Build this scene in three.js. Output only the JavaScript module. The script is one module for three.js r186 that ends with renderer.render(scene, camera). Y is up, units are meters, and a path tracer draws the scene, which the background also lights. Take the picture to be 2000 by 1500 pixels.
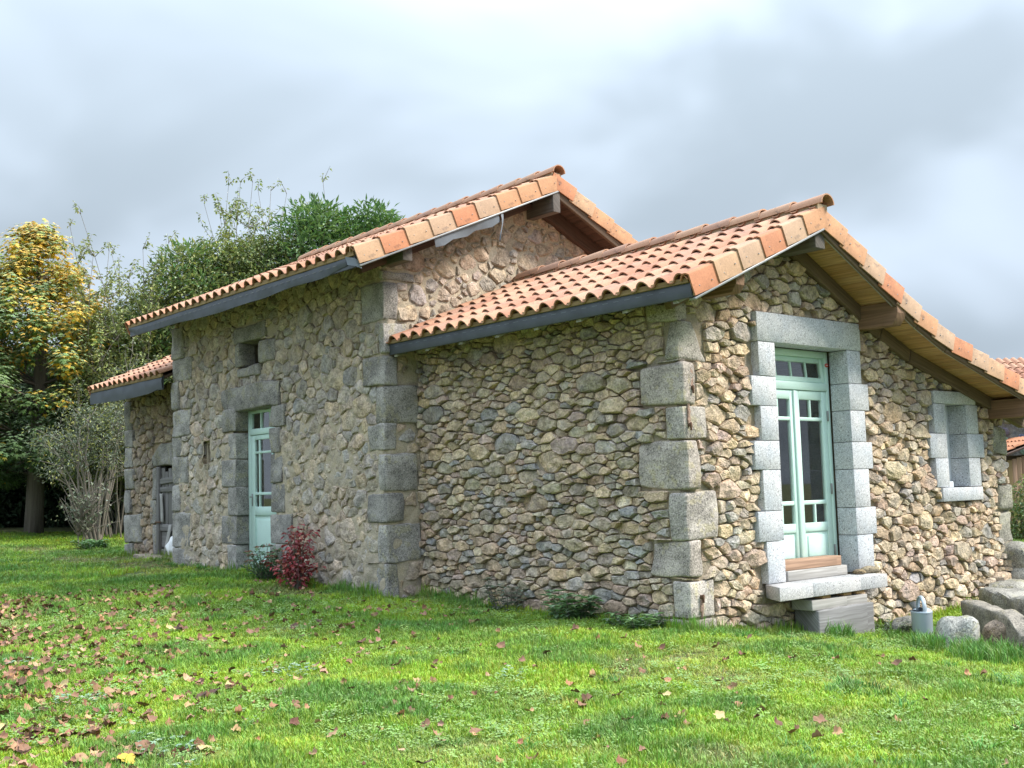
import * as THREE from 'three';
import { mergeGeometries, mergeVertices, toCreasedNormals } from 'three/addons/utils/BufferGeometryUtils.js';

// ---------------------------------------------------------------- camera, sky, sun, exposure
const scene = new THREE.Scene();
const camera = new THREE.PerspectiveCamera(37.735, 4 / 3, 0.1, 900);
camera.position.set(-8.2497, 1.4, 7.1351);
camera.quaternion.setFromRotationMatrix(new THREE.Matrix4().set(
  0.7611348, -0.03835175, -0.64745884, 0,
  -0.02900919, 0.99523832, -0.09305462, 0,
  0.64794466, 0.08960937, 0.75639797, 0,
  0, 0, 0, 1));
scene.add(camera);
const renderer = new THREE.WebGLRenderer({ antialias: true });
renderer.toneMapping = THREE.LinearToneMapping;
renderer.toneMappingExposure = 2.02;
renderer.shadowMap.enabled = true;
renderer.shadowMap.type = THREE.PCFSoftShadowMap;

// seeded randomness and noise
function mulberry(a) { return () => { a |= 0; a = a + 0x6D2B79F5 | 0; let t = Math.imul(a ^ a >>> 15, 1 | a); t = t + Math.imul(t ^ t >>> 7, 61 | t) ^ t; return ((t ^ t >>> 14) >>> 0) / 4294967296; }; }
let rnd = mulberry(7);
const rr = (a, b) => a + (b - a) * rnd();
const pick = (l) => l[Math.floor(rnd() * l.length) % l.length];
const clamp = (x, a, b) => Math.min(b, Math.max(a, x));
const lerp = (a, b, t) => a + (b - a) * t;
const smooth = (a, b, x) => { const t = clamp((x - a) / (b - a), 0, 1); return t * t * (3 - 2 * t); };
function hash3(x, y, z) { let h = Math.imul(x, 374761393) ^ Math.imul(y, 668265263) ^ Math.imul(z, 2147483647 ^ 0x5bd1e995); h = Math.imul(h ^ h >>> 13, 1274126177); return ((h ^ h >>> 16) >>> 0) / 4294967296; }
function noise3(x, y, z) {
  const i = Math.floor(x), j = Math.floor(y), k = Math.floor(z); let fx = x - i, fy = y - j, fz = z - k;
  fx = fx * fx * (3 - 2 * fx); fy = fy * fy * (3 - 2 * fy); fz = fz * fz * (3 - 2 * fz);
  const l = (a, b, t) => a + (b - a) * t;
  return l(l(l(hash3(i, j, k), hash3(i + 1, j, k), fx), l(hash3(i, j + 1, k), hash3(i + 1, j + 1, k), fx), fy),
    l(l(hash3(i, j, k + 1), hash3(i + 1, j, k + 1), fx), l(hash3(i, j + 1, k + 1), hash3(i + 1, j + 1, k + 1), fx), fy), fz) * 2 - 1;
}
function fbm(x, y, z, o = 4) { let s = 0, a = 1, n = 0; for (let i = 0; i < o; i++) { s += a * noise3(x, y, z); n += a; a *= 0.5; x = x * 2.03 + 11.3; y = y * 2.03 - 7.1; z = z * 2.03 + 3.7; } return s / n; }

// broken cloud cover with thin bright gaps, brighter towards the zenith as cloud cover is
{
  const w = 1024, h = 512, data = new Float32Array(w * h * 4);
  for (let j = 0; j < h; j++) for (let i = 0; i < w; i++) {
    const el = ((j + 0.5) / h - 0.5) * Math.PI, az = ((i + 0.5) / w - 0.5) * 2 * Math.PI;
    const y = Math.sin(el), x = Math.cos(el) * Math.cos(az), z = Math.cos(el) * Math.sin(az);
    const k = 1 / (Math.max(y, 0) + 0.34), X = x * k, Z = z * k;
    const wx = 0.55 * fbm(X * 0.9 + 3, Z * 0.9, 2.2, 3), wz = 0.55 * fbm(X * 0.9 - 8, Z * 0.9, 6.2, 3);
    const big = fbm(X * 0.8 + wx + 1.7, 4.0, Z * 0.8 + wz - 0.6, 4);
    const mid = fbm(X * 2.1 + wx * 2, 9.0, Z * 2.1 + wz * 2, 5);
    const gap = smooth(-0.46, 0.36, big * 0.95 + mid * 0.95 + 0.3 * fbm(X * 6 + wx * 4, 3.0, Z * 6 + wz * 4, 4) + 0.05);
    const shade = [0.255, 0.305, 0.355], bright = [0.405, 0.475, 0.56];
    const up = Math.max(y, 0), zen = 0.88 + 3.6 * Math.pow(up, 2.3);
    const o = (j * w + i) * 4;
    for (let c = 0; c < 3; c++) data[o + c] = lerp(shade[c], bright[c], gap) * zen * (y < 0 ? 0.75 : 1);
    data[o + 3] = 1;
  }
  const t = new THREE.DataTexture(data, w, h, THREE.RGBAFormat, THREE.FloatType);
  t.mapping = THREE.EquirectangularReflectionMapping; t.magFilter = t.minFilter = THREE.LinearFilter; t.needsUpdate = true;
  scene.background = t; scene.environment = t;
}
// sun behind thin cloud, from the right and a little behind the gable side: a wide soft source
const sun = new THREE.DirectionalLight(new THREE.Color(1.0, 0.93, 0.83), 3.1);
sun.position.set(0.52 * 40, 0.68 * 40, 0.52 * 40);
sun.castShadow = true; sun.shadow.radius = 28; sun.shadow.mapSize.set(4096, 4096);
Object.assign(sun.shadow.camera, { left: -32, right: 32, top: 32, bottom: -32, near: 1, far: 110 });
sun.shadow.bias = -0.0004;
scene.add(sun); scene.add(sun.target);

// ---------------------------------------------------------------- helpers
const names = new Map();
function numbered(n) { const k = names.get(n) ?? 0; names.set(n, k + 1); return k ? `${n}_${String(k).padStart(3, '0')}` : n; }
function part(name, geo, mat, parent) { const m = new THREE.Mesh(geo, mat); m.name = name; m.castShadow = m.receiveShadow = true; parent.add(m); return m; }
function thing(name, label, category, pos = [0, 0, 0], turn = 0, group) {
  const o = new THREE.Group(); o.name = numbered(name); o.position.set(...pos); o.rotation.y = turn; o.userData = { label, category }; if (group) o.userData.group = group; scene.add(o); return o;
}
function thingMesh(name, geo, mat, label, category, pos = [0, 0, 0], turn = 0, group) {
  const m = new THREE.Mesh(geo, mat); m.name = numbered(name); m.castShadow = m.receiveShadow = true; m.position.set(...pos); m.rotation.y = turn; m.userData = { label, category }; if (group) m.userData.group = group; scene.add(m); return m;
}
const V = (x, y, z) => new THREE.Vector3(x, y, z);
// uv in metres from the dominant direction of each triangle
function boxUV(g, off = [0, 0], swap = false) {
  if (g.index) g = g.toNonIndexed();
  const p = g.attributes.position, uv = new Float32Array(p.count * 2); const a = V(), b = V(), c = V();
  for (let i = 0; i < p.count; i += 3) {
    a.fromBufferAttribute(p, i); b.fromBufferAttribute(p, i + 1); c.fromBufferAttribute(p, i + 2);
    const n = b.clone().sub(a).cross(c.clone().sub(a)); const ax = Math.abs(n.x), ay = Math.abs(n.y), az = Math.abs(n.z);
    [a, b, c].forEach((q, k) => {
      let u, v; if (ax >= ay && ax >= az) { u = q.z; v = q.y; } else if (ay >= az) { u = q.x; v = q.z; } else { u = q.x; v = q.y; }
      if (swap) [u, v] = [v, u];
      uv[(i + k) * 2] = u + off[0]; uv[(i + k) * 2 + 1] = v + off[1];
    });
  }
  g.setAttribute('uv', new THREE.BufferAttribute(uv, 2)); return g;
}
function tint(g, c, jit = 0, seed = 0) {
  const n = g.attributes.position.count, a = new Float32Array(n * 3), p = g.attributes.position;
  for (let i = 0; i < n; i++) { const f = jit ? 1 + jit * fbm(p.getX(i) * 9 + seed, p.getY(i) * 9, p.getZ(i) * 9, 2) : 1; a[i * 3] = c[0] * f; a[i * 3 + 1] = c[1] * f; a[i * 3 + 2] = c[2] * f; }
  g.setAttribute('color', new THREE.BufferAttribute(a, 3)); return g;
}
function fromTris(pos, idx) { const g = new THREE.BufferGeometry(); g.setAttribute('position', new THREE.Float32BufferAttribute(pos, 3)); if (idx) g.setIndex(idx); return g; }
function box(x0, x1, y0, y1, z0, z1) { const g = new THREE.BoxGeometry(x1 - x0, y1 - y0, z1 - z0); g.translate((x0 + x1) / 2, (y0 + y1) / 2, (z0 + z1) / 2); return g; }
// block with rounded, uneven faces; opts: r, noise, step, shape(v) to deform
function block(x0, x1, y0, y1, z0, z1, o = {}) {
  const r = Math.min(o.r ?? 0.01, (x1 - x0) / 2.2, (y1 - y0) / 2.2, (z1 - z0) / 2.2), step = o.step ?? 9, nz = o.noise ?? 0;
  const list = (a, b) => { const l = [a, a + r * 0.3, a + r]; const n = Math.max(1, Math.round((b - a - 2 * r) / step)); for (let i = 1; i < n; i++) l.push(lerp(a + r, b - r, i / n)); l.push(b - r, b - r * 0.3, b); return l; };
  const L = [list(x0, x1), list(y0, y1), list(z0, z1)], pos = [], idx = [];
  for (const [u, v, w] of [[0, 1, 2], [1, 2, 0], [2, 0, 1]]) for (const side of [0, 1]) {
    const base = pos.length / 3, nu = L[u].length, nv = L[v].length, wc = side ? L[w][L[w].length - 1] : L[w][0];
    for (const b of L[v]) for (const a of L[u]) { const q = [0, 0, 0]; q[u] = a; q[v] = b; q[w] = wc; pos.push(...q); }
    for (let j = 0; j < nv - 1; j++) for (let i = 0; i < nu - 1; i++) { const a = base + j * nu + i, b = a + 1, c = a + nu, d = c + 1; if (side) idx.push(a, b, d, a, d, c); else idx.push(a, d, b, a, c, d); }
  }
  let g = fromTris(pos, idx); g = mergeVertices(g, 1e-5);
  const p = g.attributes.position, s = o.seed ?? rnd() * 100;
  for (let i = 0; i < p.count; i++) {
    const q = [p.getX(i), p.getY(i), p.getZ(i)], c = [clamp(q[0], x0 + r, x1 - r), clamp(q[1], y0 + r, y1 - r), clamp(q[2], z0 + r, z1 - r)];
    const d = q.map((t, k) => t - c[k]), l = Math.hypot(...d) || 1; const n = d.map((t) => t / l);
    let rad = r; if (nz) rad += nz * fbm(q[0] * 7 + s, q[1] * 7, q[2] * 7, 3) + nz * 0.6 * noise3(q[0] * 3 + s, q[1] * 3 + 9, q[2] * 3);
    const v = c.map((t, k) => t + n[k] * rad); if (o.warp) { const w = o.warp, f = 2.6; v[0] += w * noise3(q[0] * f + s, q[1] * f, q[2] * f); v[1] += w * 0.7 * noise3(q[0] * f, q[1] * f + s, q[2] * f + 5); v[2] += w * noise3(q[0] * f + 3, q[1] * f, q[2] * f + s); } if (o.shape) o.shape(v);
    p.setXYZ(i, v[0], v[1], v[2]);
  }
  return boxUV(toCreasedNormals(g, o.crease ?? 0.7), [rnd() * 3, rnd() * 3], o.swap);
}
// tapered tube along points with radii
function tube(pts, radii, seg = 6, cap = false) {
  const pos = [], idx = []; let prev = V(0, 0, 1);
  pts.forEach((p, i) => {
    const t = (pts[Math.min(i + 1, pts.length - 1)]).clone().sub(pts[Math.max(i - 1, 0)]).normalize();
    let a = prev.clone().sub(t.clone().multiplyScalar(prev.dot(t))); if (a.lengthSq() < 1e-6) a = V(1, 0, 0).cross(t); a.normalize(); prev = a; const b = t.clone().cross(a);
    for (let k = 0; k < seg; k++) { const q = k / seg * Math.PI * 2; const r = radii[i]; pos.push(p.x + (a.x * Math.cos(q) + b.x * Math.sin(q)) * r, p.y + (a.y * Math.cos(q) + b.y * Math.sin(q)) * r, p.z + (a.z * Math.cos(q) + b.z * Math.sin(q)) * r); }
  });
  for (let i = 0; i < pts.length - 1; i++) for (let k = 0; k < seg; k++) { const a = i * seg + k, b = i * seg + (k + 1) % seg, c = a + seg, d = b + seg; idx.push(a, b, d, a, d, c); }
  if (cap) { const n = pts.length - 1; for (let k = 1; k < seg - 1; k++) { idx.push(n * seg, n * seg + k, n * seg + k + 1); idx.push(0, k + 1, k); } }
  const g = fromTris(pos, idx); g.computeVertexNormals(); const uv = new Float32Array(pos.length / 3 * 2); for (let i = 0; i < pos.length / 3; i++) { uv[i * 2] = (i % seg) / seg * 0.6; uv[i * 2 + 1] = Math.floor(i / seg) * 0.3; } g.setAttribute('uv', new THREE.BufferAttribute(uv, 2)); return g;
}
function prep(g) { if (g.index) g = g.toNonIndexed(); for (const k of Object.keys(g.attributes)) if (!['position', 'normal', 'uv', 'color'].includes(k)) g.deleteAttribute(k); return g; }
const merge = (l) => mergeGeometries(l.map(prep));

// ---------------------------------------------------------------- textures and materials
function tex(size, fn, srgb = true) {
  const d = new Uint8Array(size * size * 4);
  for (let j = 0; j < size; j++) for (let i = 0; i < size; i++) { const c = fn(i / size, j / size, i, j), o = (j * size + i) * 4; if (typeof c === 'number') d[o] = d[o + 1] = d[o + 2] = clamp(c, 0, 1) * 255; else { d[o] = clamp(c[0], 0, 1) * 255; d[o + 1] = clamp(c[1], 0, 1) * 255; d[o + 2] = clamp(c[2], 0, 1) * 255; } d[o + 3] = 255; }
  const t = new THREE.DataTexture(d, size, size); t.wrapS = t.wrapT = THREE.RepeatWrapping; t.magFilter = THREE.LinearFilter; t.minFilter = THREE.LinearMipmapLinearFilter; t.generateMipmaps = true; if (srgb) t.colorSpace = THREE.SRGBColorSpace; t.needsUpdate = true; return t;
}
// tileable noise through a torus-like blend of wrapped lattice
function wrapNoise(u, v, f, s) { const x = u * f, y = v * f, i = Math.floor(x), j = Math.floor(y); let a = x - i, b = y - j; a = a * a * (3 - 2 * a); b = b * b * (3 - 2 * b); const h = (p, q) => hash3(((p % f) + f) % f, ((q % f) + f) % f, s); return lerp(lerp(h(i, j), h(i + 1, j), a), lerp(h(i, j + 1), h(i + 1, j + 1), a), b) * 2 - 1; }
function wrapFbm(u, v, f, o, s) { let r = 0, a = 1, n = 0; for (let k = 0; k < o; k++) { r += a * wrapNoise(u, v, f, s + k); n += a; a *= 0.55; f *= 2; } return r / n; }
const T = {};
T.stone = tex(512, (u, v) => { const a = wrapFbm(u, v, 14, 5, 3), f = wrapFbm(u, v, 60, 2, 9), b = wrapFbm(u, v, 5, 3, 33); const k = 0.86 + 0.24 * a + 0.17 * f; return [k * (1 + 0.035 * b), k, k * (1 - 0.07 * b)]; });
T.stoneBump = tex(512, (u, v) => 0.5 + 0.38 * wrapFbm(u, v, 12, 6, 5) + 0.12 * wrapFbm(u, v, 100, 2, 15), false);
T.granite = tex(512, (u, v) => { const f = wrapFbm(u, v, 150, 2, 41), c = wrapNoise(u, v, 120, 43), b = wrapFbm(u, v, 6, 4, 47); const k = 0.84 + 0.16 * f + (c > 0.62 ? 0.12 : 0) - (c < -0.66 ? 0.3 : 0) + 0.05 * b; return [k * (1 + 0.02 * b), k, k * (1 - 0.02 * b)]; });
T.oldGranite = tex(512, (u, v) => { const f = wrapFbm(u, v, 110, 2, 51), c = wrapNoise(u, v, 90, 53), b = wrapFbm(u, v, 5, 5, 57), l = wrapFbm(u, v, 11, 4, 59); let k = 0.82 + 0.2 * f + (c > 0.6 ? 0.12 : 0) - (c < -0.6 ? 0.2 : 0) + 0.24 * b; const lich = smooth(0.18, 0.42, l); return [k + 0.035 * lich, k + 0.03 * lich, k * (1 - 0.05 * lich)]; });
T.mortar = tex(512, (u, v) => { const a = wrapFbm(u, v, 7, 5, 61), f = wrapFbm(u, v, 128, 2, 65); const k = 0.86 + 0.12 * a + 0.12 * f; return [k, k * (1 - 0.02 * a), k * (1 - 0.06 * a)]; });
T.tile = tex(512, (u, v) => { const a = wrapFbm(u, v, 6, 5, 71), f = wrapFbm(u, v, 90, 2, 75), s = wrapFbm(u, v, 14, 3, 77); const k = 0.88 + 0.11 * a + 0.06 * f; const d = smooth(0.3, 0.6, s) * 0.16; return [k - d, k - d * 0.9, k - d * 0.7]; });
T.wood = tex(512, (u, v) => { const w = wrapFbm(u, v, 3, 3, 81); const g = wrapNoise(u + 0.02 * w, v * 0.06, 64, 83) * 0.5 + wrapNoise(u + 0.01 * w, v * 0.04, 160, 85) * 0.35 + w * 0.3; const k = 0.84 + 0.17 * g; return [k, k * (1 + 0.03 * (k - 0.84)), k * (1 + 0.1 * (k - 0.84))]; });
T.paint = tex(256, (u, v) => 0.955 + 0.03 * wrapFbm(u, v, 7, 4, 91) + 0.015 * wrapNoise(u, v, 128, 93));
T.soil = tex(512, (u, v) => { const a = wrapFbm(u, v, 8, 6, 101), b = wrapFbm(u, v, 4, 4, 103), f = wrapFbm(u, v, 120, 2, 107); const k = 0.75 + 0.2 * a + 0.15 * f; return [k * (1 - 0.12 * b), k * (1 + 0.05 * b), k * 0.85]; });
T.sheet = tex(512, (u, v) => { let k = 0.86 + 0.12 * wrapFbm(u, v, 6, 4, 111); return [k, k, k]; });
const S = (c, o = {}) => { const m = new THREE.MeshStandardMaterial({ roughness: 0.9, metalness: 0, ...o }); if (c) m.color.setRGB(...c); return m; };
const M = {
  stone: S([1, 1, 1], { vertexColors: true, map: T.stone, bumpMap: T.stoneBump, bumpScale: 0.035, roughness: 0.95 }),
  quoin: S([1, 1, 1], { vertexColors: true, map: T.oldGranite, bumpMap: T.stoneBump, bumpScale: 0.014, roughness: 0.95 }),
  granite: S([1, 1, 1], { vertexColors: true, map: T.granite, roughness: 0.8 }),
  mortarDry: S([0.40, 0.335, 0.245], { map: T.mortar, bumpMap: T.stoneBump, bumpScale: 0.02, roughness: 1 }),
  mortarFlush: S([0.58, 0.49, 0.365], { map: T.mortar, bumpMap: T.stoneBump, bumpScale: 0.02, roughness: 1 }),
  mortarWing: S([0.36, 0.28, 0.19], { map: T.mortar, bumpMap: T.stoneBump, bumpScale: 0.02, roughness: 1 }),
  tiles: [[0.51, 0.245, 0.145], [0.55, 0.285, 0.17], [0.45, 0.21, 0.125], [0.52, 0.305, 0.195], [0.57, 0.315, 0.195], [0.47, 0.25, 0.165]].map((c) => S(c, { map: T.tile, roughness: 0.85 })),
  verge: [[0.54, 0.225, 0.11], [0.54, 0.335, 0.195], [0.55, 0.285, 0.145], [0.51, 0.335, 0.215]].map((c) => S(c, { map: T.tile, roughness: 0.85 })),
  ridge: [[0.53, 0.29, 0.18], [0.48, 0.27, 0.18], [0.55, 0.32, 0.20]].map((c) => S(c, { map: T.tile, roughness: 0.9 })),
  bedding: S([0.55, 0.42, 0.29], { map: T.mortar, roughness: 1 }),
  fascia: S([0.082, 0.094, 0.115], { map: T.sheet, roughness: 0.55 }),
  flap: S([0.22, 0.25, 0.29], { map: T.sheet, roughness: 0.5 }),
  zincTrim: S([0.3, 0.31, 0.32], { roughness: 0.5, metalness: 0.4 }),
  pine: [[0.62, 0.36, 0.15], [0.56, 0.31, 0.12], [0.66, 0.40, 0.18]].map((c) => S(c, { map: T.wood, roughness: 0.7 })),
  batten: S([0.40, 0.27, 0.13], { map: T.wood, roughness: 0.85 }),
  beam: S([0.30, 0.175, 0.105], { map: T.wood, roughness: 0.85 }),
  beamGrey: S([0.17, 0.15, 0.135], { map: T.wood, roughness: 0.9 }),
  rafter: S([0.20, 0.135, 0.09], { map: T.wood, roughness: 0.85 }),
  darkWood: S([0.12, 0.07, 0.05], { map: T.wood, roughness: 0.85 }),
  oldPlank: S([0.25, 0.235, 0.225], { map: T.wood, roughness: 0.95 }),
  paleTimber: S([0.52, 0.50, 0.47], { map: T.wood, roughness: 0.9 }),
  brownTimber: S([0.47, 0.29, 0.19], { map: T.wood, roughness: 0.85 }),
  sleeper: S([0.29, 0.285, 0.28], { map: T.wood, roughness: 0.9 }),
  mint: S([0.61, 0.82, 0.745], { map: T.paint, roughness: 0.5 }),
  mintOld: S([0.58, 0.77, 0.70], { map: T.paint, roughness: 0.5 }),
  whitePaint: S([0.72, 0.77, 0.82], { map: T.paint, roughness: 0.5 }),
  white: S([0.8, 0.8, 0.8], { roughness: 0.7 }),
  red: S([0.6, 0.04, 0.03], { roughness: 0.5 }),
  steel: S([0.32, 0.32, 0.32], { roughness: 0.45, metalness: 0.7 }),
  rust: S([0.12, 0.065, 0.04], { roughness: 0.9, metalness: 0.2 }),
  rustStain: S([0.46, 0.31, 0.24], { map: T.oldGranite, roughness: 0.95 }),
  zinc: S([0.36, 0.42, 0.47], { roughness: 0.5, metalness: 0.45 }),
  glass: new THREE.MeshPhysicalMaterial({ color: 0xffffff, transmission: 1, thickness: 0, roughness: 0.015, ior: 1.5, metalness: 0 }),
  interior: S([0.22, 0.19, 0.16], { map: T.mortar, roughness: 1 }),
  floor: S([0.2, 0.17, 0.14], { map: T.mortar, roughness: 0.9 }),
  bark: S([0.20, 0.17, 0.135], { map: T.wood, roughness: 1, bumpMap: T.stoneBump, bumpScale: 0.03 }),
  barkPale: S([0.27, 0.24, 0.20], { map: T.wood, roughness: 1 }),
  leaf: new THREE.MeshPhysicalMaterial({ vertexColors: true, roughness: 0.85, transmission: 0.35, thickness: 0, side: THREE.DoubleSide }),
  foliage: S([1, 1, 1], { vertexColors: true, roughness: 0.75, side: THREE.DoubleSide }),
  dryLeaf: [[0.26, 0.135, 0.075], [0.18, 0.09, 0.05], [0.38, 0.235, 0.12], [0.54, 0.41, 0.19], [0.66, 0.45, 0.06], [0.10, 0.05, 0.032], [0.33, 0.175, 0.11]].map((c) => S(c, { map: T.tile, roughness: 0.85, side: THREE.DoubleSide })),
  ground: S([0.13, 0.155, 0.045], { map: T.soil, roughness: 1 }),
};
function boardUV(g, axis) {
  if (g.index) g = g.toNonIndexed(); const p = g.attributes.position, uv = new Float32Array(p.count * 2), o = rnd() * 5;
  for (let i = 0; i < p.count; i++) { const q = [p.getX(i), p.getY(i), p.getZ(i)]; const v = q[axis], u = q[(axis + 1) % 3] + q[(axis + 2) % 3]; uv[i * 2] = u + o; uv[i * 2 + 1] = v * 0.5 + o * 2; }
  g.setAttribute('uv', new THREE.BufferAttribute(uv, 2)); return g;
}
const timber = (x0, x1, y0, y1, z0, z1, axis, o = {}) => boardUV(block(x0, x1, y0, y1, z0, z1, { r: 0.006, ...o }), axis);

// ---------------------------------------------------------------- ground
const ctrl = [[0, 0, 0], [0, -2.6, 0.035], [-0.5, -4.9, 0.155], [-0.5, -8.6, 0.318], [-0.5, -10.5, 0.343], [0, -13.8, 0.36], [1.7, 0, -0.22], [3.5, 0, -0.26], [5, 0.3, -0.24], [6.6, 0.2, -0.1], [11, -2, -0.08], [21, -7, 0.02], [-8.2, 7.1, -0.16], [-4, 3, -0.07], [-3.5, -1, 0.0], [-5, -8, 0.2], [0.6, -22, 0.62], [5, -21, 0.55], [-8, -20, 0.55], [3, 4, -0.34], [0, 6, -0.22], [8, 5, -0.3], [-12, 0, 0]];
const rbfW = (() => { // thin-plate surface through the control heights
  const n = ctrl.length, m = n + 3, A = [], b = [];
  const U = (r2) => r2 < 1e-9 ? 0 : 0.5 * r2 * Math.log(r2);
  for (let i = 0; i < n; i++) { const row = []; for (let j = 0; j < n; j++) row.push(U((ctrl[i][0] - ctrl[j][0]) ** 2 + (ctrl[i][1] - ctrl[j][1]) ** 2) + (i === j ? 0.6 : 0)); row.push(1, ctrl[i][0], ctrl[i][1]); A.push(row); b.push(ctrl[i][2]); }
  for (let k = 0; k < 3; k++) { const row = ctrl.map((c) => [1, c[0], c[1]][k]); row.push(0, 0, 0); A.push(row); b.push(0); }
  for (let i = 0; i < m; i++) { let p = i; for (let r = i + 1; r < m; r++) if (Math.abs(A[r][i]) > Math.abs(A[p][i])) p = r;[A[i], A[p]] = [A[p], A[i]];[b[i], b[p]] = [b[p], b[i]]; for (let r = i + 1; r < m; r++) { const f = A[r][i] / A[i][i]; for (let c = i; c < m; c++) A[r][c] -= f * A[i][c]; b[r] -= f * b[i]; } }
  const x = new Array(m).fill(0); for (let i = m - 1; i >= 0; i--) { let s = b[i]; for (let c = i + 1; c < m; c++) s -= A[i][c] * x[c]; x[i] = s / A[i][i]; } return { x, U };
})();
function gh(x, z) {
  const n = ctrl.length; let s = rbfW.x[n] + rbfW.x[n + 1] * x + rbfW.x[n + 2] * z; for (let i = 0; i < n; i++) s += rbfW.x[i] * rbfW.U((x - ctrl[i][0]) ** 2 + (z - ctrl[i][1]) ** 2);
  const w = Math.exp(-((Math.hypot(x - 0, z + 7) / 30) ** 6));
  return s * w + 0.3 * (1 - w) + 0.018 * noise3(x * 1.3, 3, z * 1.3) + 0.008 * noise3(x * 4, 5, z * 4);
}
{
  const axis = (a, b, st) => { const l = []; for (let d = 420; d > 30; d /= 1.6) l.push(a - d + 20); for (let q = a; q <= b; q += st) l.push(q); for (let d = 30; d < 430; d *= 1.6) l.push(b + d - 20); return [...new Set(l)].sort((p, q) => p - q); };
  const xs = axis(-14, 14, 0.25), zs = axis(-28, 11, 0.25), pos = [], idx = [], uv = [], col = [];
  for (const z of zs) for (const x of xs) { pos.push(x, gh(x, z), z); uv.push(x * 0.5, z * 0.5); }
  for (let j = 0; j < zs.length - 1; j++) for (let i = 0; i < xs.length - 1; i++) { const a = j * xs.length + i; idx.push(a, a + xs.length, a + 1, a + 1, a + xs.length, a + xs.length + 1); }
  const g = fromTris(pos, idx); g.setAttribute('uv', new THREE.Float32BufferAttribute(uv, 2)); g.computeVertexNormals();
  const m = part('ground', g, M.ground, scene); m.userData = { kind: 'structure', label: 'green lawn around the stone buildings', category: 'lawn' };
}

// ---------------------------------------------------------------- rubble masonry
function clipHalf(poly, nx, ny, d) { // keep nx*x + ny*y <= d
  const out = []; for (let i = 0; i < poly.length; i++) { const a = poly[i], b = poly[(i + 1) % poly.length], da = nx * a[0] + ny * a[1] - d, db = nx * b[0] + ny * b[1] - d; if (da <= 0) out.push(a); if ((da < 0 && db > 0) || (da > 0 && db < 0)) { const t = da / (da - db); out.push([a[0] + (b[0] - a[0]) * t, a[1] + (b[1] - a[1]) * t]); } } return out;
}
const areaOf = (p) => { let s = 0; for (let i = 0; i < p.length; i++) { const a = p[i], b = p[(i + 1) % p.length]; s += a[0] * b[1] - a[1] * b[0]; } return s / 2; };
const centre = (p) => { let x = 0, y = 0, s = 0; for (let i = 0; i < p.length; i++) { const a = p[i], b = p[(i + 1) % p.length], c = a[0] * b[1] - a[1] * b[0]; s += c; x += (a[0] + b[0]) * c; y += (a[1] + b[1]) * c; } return [x / (3 * s), y / (3 * s)]; };
function inset(poly, g) { let out = poly; const n = poly.length; for (let i = 0; i < n; i++) { const a = poly[i], b = poly[(i + 1) % n]; const ex = b[0] - a[0], ey = b[1] - a[1], l = Math.hypot(ex, ey); if (l < 1e-6) continue; const nx = ey / l, ny = -ex / l; out = clipHalf(out, nx, ny, nx * a[0] + ny * a[1] - g); if (out.length < 3) return null; } return out; }

// w: {s0,s1,y0,top(s),blocks:[[s0,s1,y0,y1]],sizes:[[r,tries]],flat,place(s,y,d)->Vector3}
function rubbleCells(w) {
  const k = w.flat ?? 1.35, sites = [], inBlock = (s, y, r) => w.blocks.some((b) => s > b[0] - r && s < b[1] + r && y > b[2] - r && y < b[3] + r);
  for (const [r, tries] of w.sizes) for (let i = 0; i < tries; i++) {
    const s = rr(w.s0, w.s1), y = rr(w.y0, w.ymax), R = r * rr(0.82, 1.18); if (y > w.top(s) - R * 0.35) continue; if (w.bottom && y < w.bottom(s)) continue; if (inBlock(s, y, R * 0.42)) continue;
    const Y = y * k; if (sites.some((q) => (q.s - s) ** 2 + (q.Y - Y) ** 2 < ((q.R + R) * 0.93) ** 2)) continue; sites.push({ s, y, Y, R, a: rr(-0.25, 0.25) });
  }
  const cells = [];
  for (const q of sites) {
    let poly = [[w.s0, w.y0 * k], [w.s1, w.y0 * k], [w.s1, w.ymax * k], [w.s0, w.ymax * k]];
    poly = poly.map(([x, y]) => [clamp(x, q.s - 0.6, q.s + 0.6), clamp(y, q.Y - 0.7, q.Y + 0.7)]);
    for (const o of sites) { if (o === q) continue; const dx = o.s - q.s, dy = o.Y - q.Y, d2 = dx * dx + dy * dy; if (d2 > 1.6) continue; const c = (o.s ** 2 + o.Y ** 2 - o.R ** 2 - q.s ** 2 - q.Y ** 2 + q.R ** 2) / 2; poly = clipHalf(poly, dx, dy, c); if (poly.length < 3) break; }
    if (poly.length < 3) continue;
    poly = poly.map(([x, y]) => [x, y / k]);
    const slope = (w.top(q.s + 0.05) - w.top(q.s - 0.05)) / 0.1; poly = clipHalf(poly, -slope, 1, w.top(q.s) - slope * q.s); if (poly.length < 3) continue;
    for (const b of w.blocks) {
      const xs = poly.map((p) => p[0]), ys = poly.map((p) => p[1]); if (Math.max(...xs) <= b[0] || Math.min(...xs) >= b[1] || Math.max(...ys) <= b[2] || Math.min(...ys) >= b[3]) continue;
      let best = null, ba = 0; for (const [nx, ny, d] of [[1, 0, b[0]], [-1, 0, -b[1]], [0, 1, b[2]], [0, -1, -b[3]]]) { const c = clipHalf(poly, nx, ny, d); if (c.length > 2) { const a = areaOf(c); if (a > ba) { ba = a; best = c; } } }
      poly = best ?? []; if (poly.length < 3) break;
    }
    if (poly.length >= 3 && areaOf(poly) > (w.minArea ?? 0.0012)) cells.push(poly);
  }
  return cells;
}
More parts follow.
